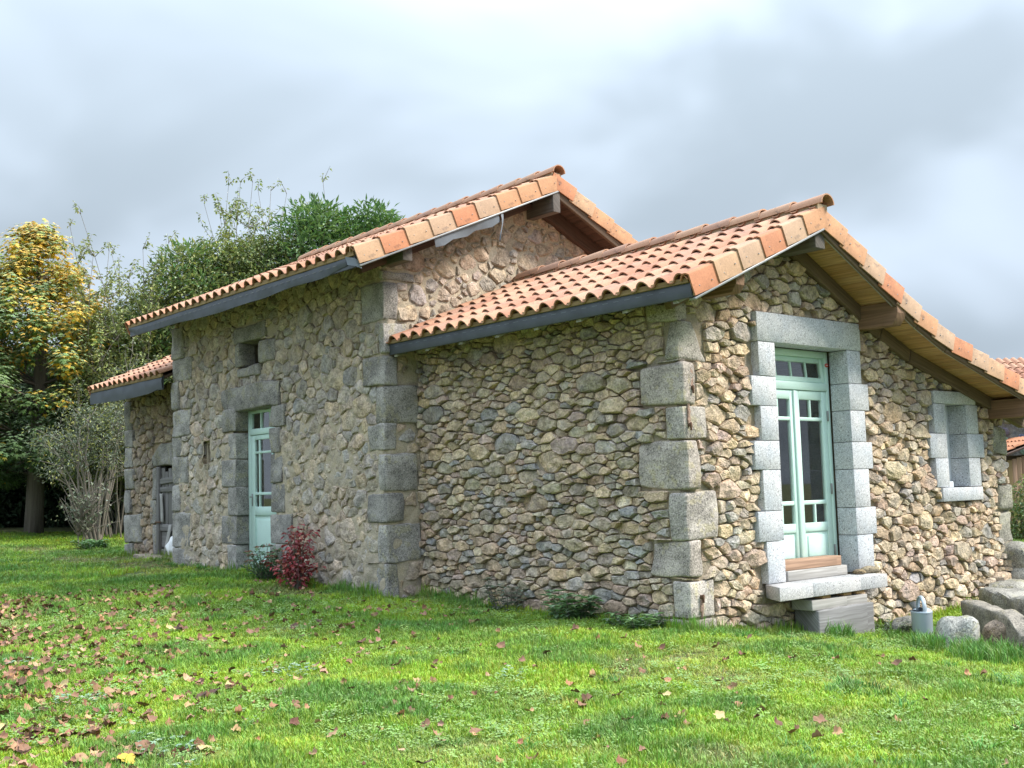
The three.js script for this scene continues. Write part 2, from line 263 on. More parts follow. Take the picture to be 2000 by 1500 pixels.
function stoneGeo(poly0, w) {
  const gap = w.gap * rr(0.4, 1.6); let poly = inset(poly0, gap); if (!poly || areaOf(poly) < 0.0005) return null;
  const cut = rr(0.03, 0.11), cc = []; // knock the corners off
  for (let i = 0; i < poly.length; i++) { const a = poly[i], b = poly[(i + 1) % poly.length]; if (Math.hypot(b[0] - a[0], b[1] - a[1]) < 0.012) { cc.push([(a[0] + b[0]) / 2, (a[1] + b[1]) / 2]); continue; } const t1 = cut * rr(0.6, 1.4), t2 = cut * rr(0.6, 1.4); cc.push([lerp(a[0], b[0], t1), lerp(a[1], b[1], t1)], [lerp(b[0], a[0], t2), lerp(b[1], a[1], t2)]); }
  let pts = []; for (let i = 0; i < cc.length; i++) { const a = cc[i], b = cc[(i + 1) % cc.length], l = Math.hypot(b[0] - a[0], b[1] - a[1]); if (l < 0.008) continue; const m = Math.max(1, Math.round(l / 0.055)); for (let k = 0; k < m; k++) pts.push([lerp(a[0], b[0], k / m), lerp(a[1], b[1], k / m)]); }
  // uneven outlines: one field bends all joints, so neighbours still fit
  const wv = (x, y, o) => 0.022 * noise3(x * 6.5 + o, y * 6.5, 3.3) + 0.006 * noise3(x * 17 + o, y * 17, 8.1); pts = pts.map(([x, y]) => [x + wv(x, y, 0), y + wv(x, y, 40) * 0.9]);
  if (pts.length < 4) return null;
  const c = centre(pts), size = Math.sqrt(Math.abs(areaOf(pts))), n = pts.length, h = w.proud[0] + (w.proud[1] - w.proud[0]) * rnd() + size * 0.05 + (w.extra ? w.extra(c) : 0);
  const sd = rnd() * 50, pos = [], rough = w.rough ?? 0.012, put = (x, y, d) => { const q = w.place(x, y, d); pos.push(q.x, q.y, q.z); };
  const e = clamp(size * 0.08, 0.005, 0.016), tl = w.tilt ?? 0.36;
  // a few split faces meeting along breaks
  const planes = Array.from({ length: 2 + Math.floor(rnd() * 2.4) }, (_, i) => [rr(-tl, tl) * (i ? 1.2 : 0.45), rr(-tl, tl * 0.75) * (i ? 1.2 : 0.5), i ? rr(0.1, 0.6) * rough : 0]);
  const dAt = (x, y, f) => (h + Math.max(-0.05, Math.min(...planes.map((q) => q[0] * (x - c[0]) + q[1] * (y - c[1]) + q[2]))) + rough * 0.6 * fbm(x * 16 + sd, y * 16, sd, 2)) * f;
  const off = [rr(-0.2, 0.2), rr(-0.2, 0.2)], FR = [0.66, 0.33];
  for (let ring = 0; ring < 5; ring++) pts.forEach((p, i) => {
    const dx = p[0] - c[0], dy = p[1] - c[1], l = Math.hypot(dx, dy) || 1;
    if (ring === 0) put(p[0], p[1], w.root);
    else if (ring === 1) put(p[0] + rr(-0.004, 0.004), p[1] + rr(-0.004, 0.004), dAt(p[0], p[1], 0.75) + w.edge);
    else if (ring === 2) { const f = Math.max(0.7, 1 - e * rr(0.5, 1.6) / l); const x = c[0] + dx * f, y = c[1] + dy * f; put(x, y, dAt(x, y, 0.96)); }
    else { const f = FR[ring - 3] * rr(0.85, 1.15), q = pts[(i + 1) % n], t = rr(0.1, 0.6); const x = c[0] + lerp(dx, q[0] - c[0], t) * f + off[0] * size * 0.25, y = c[1] + lerp(dy, q[1] - c[1], t) * f + off[1] * size * 0.25; put(x, y, dAt(x, y, 1)); }
  });
  put(c[0] + off[0] * size * 0.3, c[1] + off[1] * size * 0.3, dAt(c[0], c[1], 1));
  const idx = []; for (let ring = 0; ring < 4; ring++) for (let i = 0; i < n; i++) { const a = ring * n + i, b = ring * n + (i + 1) % n, d = a + n, f = b + n; idx.push(a, b, f, a, f, d); }
  for (let i = 0; i < n; i++) idx.push(4 * n + i, 4 * n + (i + 1) % n, 5 * n);
  const g = boxUV(toCreasedNormals(fromTris(pos, idx), 0.36), [rnd() * 7, rnd() * 7]);
  const col = w.color(c); tint(g, col, 0.09, sd);
  const m = w.place(c[0], c[1], 0), dist = m.distanceTo(camera.position); return { g, show: Math.abs(areaOf(pts)) / (dist * dist) };
}
// mortar: solid wall with openings, its outer skin uneven
function wallCore(w, holes, thick, base, amp) {
  const sh = new THREE.Shape(); const N = 24; sh.moveTo(w.s0, w.y0); sh.lineTo(w.s1, w.y0); for (let i = N; i >= 0; i--) { const s = lerp(w.s0, w.s1, i / N); sh.lineTo(s, w.top(s)); }
  for (const h of holes) { const p = new THREE.Path(); p.moveTo(h[0], h[2]); p.lineTo(h[0], h[3]); p.lineTo(h[1], h[3]); p.lineTo(h[1], h[2]); p.closePath(); sh.holes.push(p); }
  const ex = new THREE.ExtrudeGeometry(sh, { depth: thick - 0.08, bevelEnabled: false }), p = ex.attributes.position;
  for (let i = 0; i < p.count; i++) { const q = w.place(p.getX(i), p.getY(i), p.getZ(i) - thick); p.setXYZ(i, q.x, q.y, q.z); } ex.computeVertexNormals();
  const st = 0.045, ns = Math.round((w.s1 - w.s0) / st), ny = Math.round((w.ymax - w.y0) / st), pos = [], idx = [];
  for (let j = 0; j <= ny; j++) for (let i = 0; i <= ns; i++) { const s = lerp(w.s0, w.s1, i / ns), y = lerp(w.y0, w.top(s), j / ny); const edge = i === 0 || i === ns || j === 0 || j === ny; const d = edge ? -0.09 : base + amp * fbm(s * 5.5, y * 7.5, w.seed, 4) + amp * 0.5 * noise3(s * 24, y * 24, w.seed) + (w.extraMortar ? w.extraMortar(s, y) : 0); const q = w.place(s, y, d); pos.push(q.x, q.y, q.z); }
  for (let j = 0; j < ny; j++) for (let i = 0; i < ns; i++) { const s = lerp(w.s0, w.s1, (i + 0.5) / ns), y = lerp(w.y0, w.top(s), (j + 0.5) / ny); if (holes.some((h) => s > h[0] - 0.03 && s < h[1] + 0.03 && y > h[2] - 0.03 && y < h[3] + 0.03)) continue; const a = j * (ns + 1) + i; idx.push(a, a + 1, a + ns + 2, a, a + ns + 2, a + ns + 1); }
  const sk = fromTris(pos, idx); sk.computeVertexNormals();
  return merge([boxUV(prep(ex)), boxUV(sk)].map((g) => { g.deleteAttribute('color'); return g; }));
}
// gives a building's stones: the 300 largest seen are pieces of their walls, the rest one part of the building
function layStones(root, walls, limit = 300) {
  const all = []; for (const { w, mesh } of walls) for (const c of rubbleCells(w)) { const s = stoneGeo(c, w); if (s) { s.mesh = mesh; all.push(s); } }
  all.sort((a, b) => b.show - a.show);
  all.slice(0, limit).forEach((s) => part('stone', s.g, M.stone, s.mesh));
  const rest = all.slice(limit); if (rest.length) { const m = part('small_stones', merge(rest.map((s) => s.g)), M.stone, root); m.position.copy(root.position).negate(); m.userData = { kind: 'stuff' }; }
  console.log(root.name, 'stones', all.length);
}
const blends = (list) => (c) => { const t = list[Math.floor(rnd() * list.length) % list.length], f = rr(0.84, 1.26); return [t[0] * f * rr(1.15, 1.21), t[1] * f * rr(1.12, 1.16), t[2] * f * rr(1.14, 1.24)]; };
const annexTones = blends([[0.50, 0.41, 0.28], [0.46, 0.375, 0.26], [0.53, 0.43, 0.285], [0.44, 0.38, 0.285], [0.56, 0.465, 0.32], [0.48, 0.375, 0.255], [0.40, 0.365, 0.295], [0.36, 0.345, 0.295], [0.52, 0.40, 0.265], [0.47, 0.36, 0.27], [0.58, 0.475, 0.31], [0.45, 0.39, 0.26]]);
const houseTones = blends([[0.47, 0.40, 0.29], [0.43, 0.375, 0.28], [0.50, 0.42, 0.30], [0.40, 0.365, 0.295], [0.44, 0.385, 0.30], [0.48, 0.40, 0.285], [0.37, 0.345, 0.285]]);
const houseGableTones = blends([[0.50, 0.40, 0.29], [0.46, 0.385, 0.29], [0.52, 0.425, 0.30], [0.42, 0.38, 0.315], [0.48, 0.40, 0.30], [0.40, 0.365, 0.32]]);
const wingTones = blends([[0.36, 0.285, 0.20], [0.32, 0.265, 0.195], [0.39, 0.31, 0.21], [0.30, 0.26, 0.20], [0.34, 0.27, 0.18]]);
const qc = (k = 1) => { const f = rr(0.88, 1.12) * k; return [0.31 * f, 0.30 * f, 0.275 * f]; };
const quoin = (name, parent, x0, x1, y0, y1, z0, z1, o = {}) => part(name, tint(block(x0, x1, y0 + 0.006, y1 - 0.006, z0, z1, { r: 0.03, noise: 0.024, step: 0.09, warp: 0.03, crease: 0.7, ...o }), o.col ?? qc(o.k), 0.12, rnd() * 9), M.quoin, parent);
const dressed = (name, parent, x0, x1, y0, y1, z0, z1, o = {}) => part(name, tint(block(x0, x1, y0 + 0.003, y1 - 0.003, z0, z1, { r: 0.005, ...o }), o.col ?? (() => { const f = rr(0.96, 1.04); return [0.66 * f, 0.685 * f, 0.72 * f]; })()), M.granite, parent);

const annex = thing('stone_annex', 'low rubble stone annex with new granite door surround and orange tiled roof', 'building');
const house = thing('stone_house', 'taller stone house behind the annex, with granite quoins and single mint green door', 'building', [-0.5, 0.155, -4.33]);
const leanTo = thing('stone_lean_to', 'small stone lean-to at the far left end with a weathered plank door', 'building', [0, 0.35, -10.52]);
// children of the groups are written in world metres: shift each holder back to the origin
const shift = (root) => { const f = root.position.clone().negate(); return (m) => { m.position.add(f); return m; }; };
const inHouse = shift(house), inLean = shift(leanTo);

// roof lines (top of the verge tiles)
const annexRoof = (x) => x < 1.706 ? 3.258 + 0.4367 * (x + 0.46) : x < 3.56 ? 4.204 - 0.4956 * (x - 1.706) : x < 4.15 ? lerp(3.285, 3.054, (x - 3.56) / 0.59) : 3.054 - 0.2674 * (x - 4.15);
const houseRoof = (x) => x < 2.018 ? 4.222 + 0.428 * (x + 1.248) : 5.62 - 0.484 * (x - 2.018);
const leanRoof = (x) => 3.47 + 0.43 * (x + 0.7);

// ---- annex walls
const annexSide = { s0: -4.33, s1: -0.02, y0: -0.45, ymax: 3.42, top: () => 3.42, flat: 2.1, sizes: [[0.21, 26], [0.15, 170], [0.105, 1100], [0.074, 8000], [0.05, 18000]], gap: 0.0055, proud: [-0.014, 0.044], edge: -0.014, root: -0.085, rough: 0.03, seed: 3.1, color: annexTones, place: (s, y, d) => V(-d, y, s) };
const annexGable = { s0: 0.02, s1: 6.44, y0: -0.6, ymax: 4.02, top: (s) => annexRoof(s) - 0.2, flat: 1.75, sizes: [[0.2, 40], [0.145, 260], [0.102, 1900], [0.073, 12000], [0.049, 21000]], gap: 0.0055, proud: [-0.014, 0.046], edge: -0.014, root: -0.085, rough: 0.03, seed: 8.4, color: annexTones, place: (s, y, d) => V(s, y, d) };
// corner blocks: [z on side wall, x on gable, y0, y1]
const cornerA = [[-0.41, 0.13, 2.99, 3.18], [-0.19, 0.37, 2.60, 2.99], [-0.53, 0.17, 2.16, 2.58], [-0.20, 0.32, 1.83, 2.15], [-0.58, 0.19, 1.34, 1.82], [-0.21, 0.45, 0.87, 1.33], [-0.47, 0.19, 0.50, 0.86], [-0.18, 0.34, 0.13, 0.48], [-0.43, 0.37, -0.35, 0.12]];
const jambL = [[1.18, 1.46, 2.49, 2.85], [1.05, 1.46, 2.18, 2.49], [1.17, 1.46, 1.82, 2.18], [1.04, 1.46, 1.52, 1.82], [1.16, 1.46, 1.10, 1.52], [1.05, 1.46, 0.79, 1.10], [1.17, 1.46, 0.365, 0.79]];
const jambR = [[2.80, 3.06, 2.475, 2.85], [2.80, 3.18, 2.17, 2.475], [2.80, 3.09, 1.815, 2.17], [2.80, 3.20, 1.51, 1.815], [2.80, 3.10, 1.085, 1.51], [2.80, 3.20, 0.78, 1.085], [2.80, 3.11, 0.365, 0.78]];
const winL = [[4.62, 4.90, 1.93, 2.30], [4.50, 4.90, 1.625, 1.93], [4.60, 4.90, 1.265, 1.625]], winR = [[5.41, 5.70, 1.93, 2.30], [5.41, 5.82, 1.625, 1.93], [5.41, 5.70, 1.265, 1.625]];
// far right corner stones of the gable (s0, y0, y1)
const cornerB = [[6.12, 1.66, 2.05], [6.2, 0.92, 1.28], [6.12, 0.5, 0.92]];
annexSide.blocks = cornerA.map((c) => [c[0] - 0.012, 0.1, c[2], c[3]]);
annexGable.blocks = [...cornerA.map((c) => [-0.1, c[1] + 0.012, c[2], c[3]]), ...jambL.map((b) => [b[0], 1.6, b[2], b[3]]), ...jambR.map((b) => [2.6, b[1], b[2], b[3]]), [1.17, 3.075, 2.85, 3.165], [1.4, 2.85, 0.2, 2.9], [1.10, 2.97, 0.16, 0.37], [4.63, 5.66, 2.30, 2.46], ...winL.map((b) => [b[0], 5, b[2], b[3]]), ...winR.map((b) => [5.3, b[1], b[2], b[3]]), [4.68, 5.67, 1.09, 1.265], [4.8, 5.5, 1.2, 2.35], ...cornerB.map((c) => [c[0], 6.6, c[1], c[2]]), [3.06, 3.26, 3.08, 3.6], [6.0, 6.22, 2.1, 2.6]];
annexGable.extra = (c) => 0.25 * smooth(5.2, 6.5, c[0]) * smooth(0.75, -0.2, c[1]) + 0.05 * smooth(0.9, 0.0, c[1]) * smooth(3, 5, c[0]);
annexGable.extraMortar = (s, y) => annexGable.extra([s, y]);
const sideWall = part('side_wall', wallCore(annexSide, [], 0.45, -0.044, 0.026), M.mortarDry, annex);
const gableWall = part('gable_wall', wallCore(annexGable, [[1.36, 2.90, 0.21, 2.92], [4.80, 5.51, 1.18, 2.38]], 0.45, -0.044, 0.026), M.mortarDry, annex);
cornerA.forEach((c, i) => {
  const shape = i === 2 || i === 4 || i === 6 ? (v) => { const m = (c[2] + c[3]) / 2, t = clamp((v[2] - c[0]) / 0.3, 0, 1); v[1] = m + (v[1] - m) * lerp(0.82, 1, Math.sqrt(t)); } : i === 1 ? (v) => { const t = clamp((v[1] - 2.6) / 0.39, 0, 1); if (v[0] > 0.05) v[0] = lerp(v[0], v[0] * 0.42, t); if (v[2] < -0.05) v[2] = lerp(v[2], v[2] * 0.55, t); } : undefined;
  const tone = rr(0.94, 1.06), warm = i % 2 ? [0.545, 0.495, 0.445] : [0.55, 0.485, 0.43];
  quoin('cornerstone', gableWall, -0.018, c[1], c[2], c[3], c[0], 0.022, { shape, warp: i === 3 || i === 7 ? 0.012 : 0.03, col: warm.map((q) => q * tone), r: i === 3 || i === 7 ? 0.012 : 0.03, noise: i === 3 || i === 7 ? 0.008 : 0.016 });
});
cornerB.forEach((c) => quoin('cornerstone', gableWall, c[0], 6.5, c[1], c[2], -0.4, 0.02, { r: 0.04, noise: 0.03, col: [0.42, 0.4, 0.33] }));
dressed('lintel', gableWall, 1.17, 3.075, 2.85, 3.165, -0.2, 0.045);
jambL.forEach((b) => dressed('jamb_block', gableWall, b[0], b[1], b[2], b[3], -0.2, 0.04 + rr(-0.003, 0.003)));
jambR.forEach((b) => dressed('jamb_block', gableWall, b[0], b[1], b[2], b[3], -0.2, 0.04 + rr(-0.003, 0.003)));
dressed('window_lintel', gableWall, 4.63, 5.66, 2.30, 2.46, -0.3, 0.04);
[...winL, ...winR].forEach((b) => dressed('window_jamb_block', gableWall, b[0], b[1], b[2], b[3], -0.3, 0.035 + rr(-0.003, 0.003)));
dressed('window_sill', gableWall, 4.68, 5.67, 1.09, 1.262, -0.3, 0.06);
// big boulders at the foot of the far corner, built into the wall
[[6.35, 0.28, 0.16, 0.30, 0.22, 0.26], [6.42, -0.02, 0.34, 0.42, 0.24, 0.32], [5.75, -0.12, 0.3, 0.36, 0.2, 0.25]].forEach(([x, y, z, a, b, c]) => part('base_boulder', boulder(a, b, c, [0.43, 0.41, 0.35]), M.quoin, gableWall).position.set(x, y, z));
function boulder(a, b, c, col, seed = rnd() * 90, det = 4) {
  const g0 = new THREE.IcosahedronGeometry(1, det); let g = mergeVertices((() => { g0.deleteAttribute('uv'); g0.deleteAttribute('normal'); return g0; })(), 1e-4); const p = g.attributes.position;
  for (let i = 0; i < p.count; i++) { let x = p.getX(i), y = p.getY(i), z = p.getZ(i); const k = 1 / Math.pow(Math.abs(x) ** 2.8 + Math.abs(y) ** 2.8 + Math.abs(z) ** 2.8, 1 / 2.8), f = k * (1 + 0.22 * noise3(x * 1.3 + seed, y * 1.3, z * 1.3) + 0.08 * fbm(x * 4 + seed, y * 4, z * 4, 3)); p.setXYZ(i, x * a * f, y * b * f, z * c * f); }
  return tint(boxUV(toCreasedNormals(g, 0.6), [seed % 5, seed % 3]), col, 0.16, seed);
}
layStones(annex, [{ w: annexSide, mesh: sideWall }, { w: annexGable, mesh: gableWall }]);
// other walls that close the annex
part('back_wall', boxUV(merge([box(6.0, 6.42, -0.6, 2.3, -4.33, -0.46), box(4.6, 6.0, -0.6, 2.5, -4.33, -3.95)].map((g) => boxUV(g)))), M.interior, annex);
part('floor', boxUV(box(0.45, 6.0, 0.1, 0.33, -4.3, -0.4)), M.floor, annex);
// iron pins and the rust they left on the corner stones
for (const [x, y, up] of [[0.115, 2.33, 1], [0.06, 1.97, 1], [0.13, 0.33, -1]]) {
  part('iron_pin', merge([boxUV(block(x - 0.014, x + 0.014, y - 0.022, y + 0.014, 0.0, 0.06, { r: 0.005 })), boxUV(block(x - 0.009, x + 0.009, y - 0.06, y + 0.02, 0.045, 0.062, { r: 0.005 }))]), M.rust, gableWall);
  const pts = []; for (let i = 0; i < 14; i++) { const a = i / 14 * Math.PI * 2; pts.push([x + Math.cos(a) * 0.02 * rr(0.6, 1.3), y + up * 0.09 + Math.sin(a) * 0.1 * rr(0.8, 1.15)]); }
  const sh = new THREE.Shape(pts.map((p) => new THREE.Vector2(...p))); const g = new THREE.ExtrudeGeometry(sh, { depth: 0.02, bevelEnabled: false }); g.translate(0, 0, 0.0185); part('rust_stain', boxUV(g), M.rustStain, gableWall);
}

// ---- main house walls
const sx = -0.5, gz = -4.33;
const houseSide = { s0: -10.5, s1: gz - 0.02, y0: -0.1, ymax: 4.3, top: () => 4.3, flat: 1.35, sizes: [[0.18, 120], [0.135, 900], [0.1, 3500], [0.072, 9000], [0.05, 9000]], gap: 0.008, proud: [-0.004, 0.02], edge: -0.008, root: -0.08, rough: 0.014, seed: 21.7, color: houseTones, place: (s, y, d) => V(sx - d, y, s) };
const houseGable = { s0: sx + 0.02, s1: 4.6, y0: 0, ymax: 5.4, top: (s) => houseRoof(s) - 0.2, bottom: (s) => s < 0.02 ? 0.1 : annexRoof(s) - 0.35, flat: 1.2, sizes: [[0.16, 260], [0.12, 1500], [0.09, 5000], [0.06, 9000], [0.042, 9000]], gap: 0.014, proud: [-0.004, 0.016], edge: -0.012, root: -0.08, rough: 0.014, seed: 33.3, color: houseGableTones, place: (s, y, d) => V(s, y, gz + d) };
const qR = [[-4.40, -0.02, 4.04, 4.17], [-4.80, -0.31, 3.52, 4.03], [-4.42, -0.12, 3.11, 3.51], [-4.81, -0.33, 2.72, 3.10], [-4.50, -0.01, 2.25, 2.715], [-4.70, -0.33, 1.895, 2.245], [-4.49, -0.02, 1.41, 1.885], [-4.75, -0.26, 1.04, 1.405], [-4.51, 0.0, 0.55, 1.035], [-4.86, -0.33, -0.05, 0.54]];
const qL = [[-10.1, 3.68, 4.2], [-9.79, 3.31, 3.67], [-10.28, 2.85, 3.31], [-9.87, 2.41, 2.84], [-10.18, 2.07, 2.40], [-9.94, 1.64, 2.07], [-10.25, 1.19, 1.63], [-9.88, 0.63, 1.18], [-10.06, 0.1, 0.62]];
const dL = [[-8.68, 2.37, 2.71], [-8.52, 1.97, 2.36], [-8.73, 1.56, 1.965], [-8.53, 1.135, 1.555], [-8.74, 0.70, 1.13], [-8.55, 0.1, 0.695]], dR = [[-6.80, 2.37, 2.69], [-6.93, 2.0, 2.365], [-6.87, 1.58, 1.995], [-6.83, 1.155, 1.575], [-6.62, 0.725, 1.15], [-6.77, 0.1, 0.72]];
const OP = [-8.25, -7.21];
houseSide.blocks = [...qR.map((c) => [c[0] - 0.01, gz + 0.1, c[2], c[3]]), ...qL.map((c) => [-10.7, c[0] + 0.01, c[1], c[2]]), ...dL.map((c) => [c[0], -8.1, c[1], c[2]]), ...dR.map((c) => [-7.3, c[0], c[1], c[2]]), [-8.3, -7.15, 0, 2.8], [-8.73, -6.92, 2.67, 3.02], [-8.28, -7.32, 3.69, 3.94], [-8.30, -8.0, 3.32, 3.69], [-7.6, -7.07, 3.31, 3.65], [-8.19, -7.50, 3.16, 3.32], [-8.1, -7.5, 3.3, 3.7], [-9.43, -9.12, 1.93, 2.28]];
// the lower courses are smeared with old lime
houseSide.extraMortar = (s, y) => 0.016 * smooth(2.5, 1.8, y + 0.4 * noise3(s * 0.8, y * 0.6, 4)) ;
const houseSideWall = inHouse(part('side_wall', wallCore(houseSide, [[OP[0] - 0.1, OP[1] + 0.1, 0.16, 2.8], [-8.2, -7.4, 3.25, 3.76], [-9.39, -9.18, 1.95, 2.24]], 0.5, -0.02, 0.032), M.mortarFlush, house));
const houseGableWall = inHouse(part('gable_wall', wallCore(houseGable, [], 0.5, -0.014, 0.018), M.mortarFlush, house));
houseGable.blocks = [...qR.map((c) => [sx - 0.1, c[1] + 0.012, c[2], c[3]]), [1.9, 2.1, 5.1, 5.5]];
const grey = () => { const f = rr(0.84, 1.16); return [0.40 * f, 0.375 * f, 0.345 * f]; };
qR.forEach((c) => quoin('cornerstone', houseSideWall, sx - 0.02, c[1], c[2], c[3], c[0], gz + 0.015, { col: grey().map((q) => q * 1.08) }));
qL.forEach((c) => quoin('cornerstone', houseSideWall, sx - 0.02, sx + 0.3, c[1], c[2], -10.53, c[0], { col: grey().map((q) => q * 1.1) }));
quoin('lintel', houseSideWall, sx - 0.035, sx + 0.2, 2.67, 3.02, -8.73, -6.92, { col: grey(), shape: (v) => { if (v[1] < 2.85 && v[2] < -8.5) v[2] += 0.12 * (2.85 - v[1]) / 0.18; v[1] += 0.03 * Math.sin((v[2] + 8.73) * 1.7) * (v[1] > 2.85 ? 1 : 0.1); } });
dL.forEach((c) => quoin('jamb_block', houseSideWall, sx - 0.025, sx + 0.2, c[1], c[2], c[0], OP[0], { col: grey(), r: 0.018, noise: 0.008 }));
dR.forEach((c) => quoin('jamb_block', houseSideWall, sx - 0.025, sx + 0.2, c[1], c[2], OP[1], c[0], { col: grey(), r: 0.018, noise: 0.008 }));
quoin('threshold', houseSideWall, sx - 0.06, sx + 0.3, 0.12, 0.3, OP[0], OP[1], { col: [0.36, 0.34, 0.3] });
for (const [a, b, c, d] of [[-8.28, -7.32, 3.69, 3.94], [-8.30, -8.12, 3.32, 3.69], [-7.51, -7.07, 3.31, 3.65], [-8.19, -7.50, 3.15, 3.32]]) quoin('window_stone', houseSideWall, sx - 0.022, sx + 0.28, c, d, a, b, { col: grey().map((q) => q * 1.05) });
layStones(house, [{ w: houseSide, mesh: houseSideWall }, { w: houseGable, mesh: houseGableWall }]);
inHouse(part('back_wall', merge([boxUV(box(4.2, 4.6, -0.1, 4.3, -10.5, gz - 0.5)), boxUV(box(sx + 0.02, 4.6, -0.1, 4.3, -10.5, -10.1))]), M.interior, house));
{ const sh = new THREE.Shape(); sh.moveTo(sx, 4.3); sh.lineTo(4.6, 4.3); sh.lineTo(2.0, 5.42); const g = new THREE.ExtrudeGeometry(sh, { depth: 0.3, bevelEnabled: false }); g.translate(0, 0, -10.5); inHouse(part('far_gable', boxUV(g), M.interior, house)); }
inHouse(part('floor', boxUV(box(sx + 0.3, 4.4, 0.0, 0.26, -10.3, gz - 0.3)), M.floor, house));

// ---- lean-to walls
const wing = { s0: -13.76, s1: -10.5, y0: -0.1, ymax: 3.45, top: () => 3.45, flat: 1.25, sizes: [[0.14, 200], [0.1, 1500], [0.075, 4000], [0.055, 5000]], gap: 0.011, proud: [-0.002, 0.032], edge: -0.02, root: -0.08, rough: 0.02, seed: 44.4, color: wingTones, place: (s, y, d) => V(-d, y, s) };
const qW = [[-13.49, 2.72, 3.25], [-13.39, 2.40, 2.71], [-13.48, 1.99, 2.40], [-13.38, 1.61, 1.985], [-13.53, 1.15, 1.605], [-13.05, 0.60, 1.145], [-13.38, 0.05, 0.595]];
const WO = [-12.34, -11.25];
wing.blocks = [...qW.map((c) => [-13.9, c[0] + 0.01, c[1], c[2]]), [-12.52, -11.05, 1.99, 2.40], [WO[0] - 0.14, WO[1] + 0.14, 0, 2.0]];
const wingWall = inLean(part('side_wall', wallCore(wing, [[WO[0] - 0.07, WO[1] + 0.07, 0.31, 2.06]], 0.45, -0.03, 0.026), M.mortarWing, leanTo));
qW.forEach((c) => quoin('cornerstone', wingWall, -0.03, 0.3, c[1], c[2], -13.79, c[0], { col: grey() }));
quoin('lintel', wingWall, -0.03, 0.2, 1.99, 2.40, -12.52, -11.05, { col: grey(), shape: (v) => { v[1] += v[1] > 2.2 && v[2] < -12.2 ? -0.22 * (-12.2 - v[2]) / 0.3 : 0; } });
for (const [a, b] of [[0.35, 0.95], [0.95, 1.4], [1.4, 1.98]]) { quoin('jamb_block', wingWall, -0.02, 0.22, a, b, WO[0] - rr(0.13, 0.28), WO[0], { col: grey(), r: 0.015 }); quoin('jamb_block', wingWall, -0.02, 0.22, a, b, WO[1], WO[1] + 0.15, { col: grey(), r: 0.015 }); }
quoin('door_sill', wingWall, -0.28, 0.2, 0.16, 0.42, -12.75, -11.1, { col: [0.42, 0.35, 0.26], noise: 0.03 });
layStones(leanTo, [{ w: wing, mesh: wingWall }]);
inLean(part('back_wall', merge([boxUV(box(2.6, 3.0, -0.1, 4.2, -13.75, -10.55)), boxUV(box(0.1, 3.0, -0.1, 3.3, -13.74, -13.4))]), M.interior, leanTo));
// ---------------------------------------------------------------- roofs
function slopeFrame(xl, yl, xh, yh, zRef) { // from the low end to the high end
  const l = Math.hypot(xh - xl, yh - yl), d = V((xh - xl) / l, (yh - yl) / l, 0), left = xh > xl, U = V(0, 0, left ? 1 : -1), N = U.clone().cross(d);
  return { l, d, U, N, left, o: V(xl, yl, zRef), at(u, v, w) { return this.o.clone().addScaledVector(this.U, u).addScaledVector(this.d, v).addScaledVector(this.N, w); }, q: new THREE.Quaternion().setFromRotationMatrix(new THREE.Matrix4().makeBasis(U, d, N)) };
}
function put(m, f, u, v, w, back) { m.position.copy(f.at(u, v, w)); if (back) m.position.sub(back); m.quaternion.copy(f.q); return m; }
const PITCH = 0.2314, EXPO = 0.3957;
function shellGeo(prof, th, len, low, high, flip) { // profile swept up the slope; low/high: [du, dw, scale]
  const n = prof.length, pos = [], idx = [];
  for (const [end, v] of [[low, 0], [high, len]]) for (const lay of [0, 1]) for (let i = 0; i < n; i++) {
    const a = prof[Math.max(0, i - 1)], b = prof[Math.min(n - 1, i + 1)], l = Math.hypot(b[0] - a[0], b[1] - a[1]); const nx = -(b[1] - a[1]) / l, ny = (b[0] - a[0]) / l;
    const u = prof[i][0] - (lay ? nx * th : 0), w = prof[i][1] * end[2] - (lay ? ny * th : 0); pos.push(u + end[0], v, w + end[1]);
  }
  const id = (e, lay, i) => e * 2 * n + lay * n + i, quad = (a, b, c, d) => idx.push(a, b, c, a, c, d);
  for (let i = 0; i < n - 1; i++) { quad(id(0, 0, i), id(0, 0, i + 1), id(1, 0, i + 1), id(1, 0, i)); quad(id(0, 1, i + 1), id(0, 1, i), id(1, 1, i), id(1, 1, i + 1)); quad(id(0, 1, i), id(0, 1, i + 1), id(0, 0, i + 1), id(0, 0, i)); quad(id(1, 0, i), id(1, 0, i + 1), id(1, 1, i + 1), id(1, 1, i)); }
  for (const i of [0, n - 1]) { const a = id(0, 0, i), b = id(0, 1, i), c = id(1, 1, i), d = id(1, 0, i); if (i) quad(a, b, c, d); else quad(b, a, d, c); }
  if (flip) for (let i = 0; i < idx.length; i += 3) [idx[i + 1], idx[i + 2]] = [idx[i + 2], idx[i + 1]];
  const arc = [0]; for (let i = 1; i < n; i++) arc.push(arc[i - 1] + Math.hypot(prof[i][0] - prof[i - 1][0], prof[i][1] - prof[i - 1][1]));
  const o = rnd() * 3, uv = []; for (let k = 0; k < pos.length / 3; k++) uv.push(arc[k % n] + o, pos[k * 3 + 1] + o * 1.7);
  const g = fromTris(pos, idx); g.setAttribute('uv', new THREE.Float32BufferAttribute(uv, 2)); return toCreasedNormals(g, 0.7);
}
const tileProfile = (() => { const l = []; for (let i = 0; i <= 3; i++) { const t = i / 3; l.push([0.058 * t, -0.006 * Math.sin(Math.PI * t)]); } for (let i = 1; i <= 9; i++) { const t = i / 9; l.push([0.058 + 0.1795 * t, 0.07 * Math.pow(Math.sin(Math.PI * t), 0.72)]); } return l; })();
const tileGeos = [0, 1, 2, 3].map(() => shellGeo(tileProfile, 0.013, EXPO + 0.055, [rr(-0.002, 0.002), 0.024, 1.04], [0, 0, 0.9]));
const rowCache = new Map();
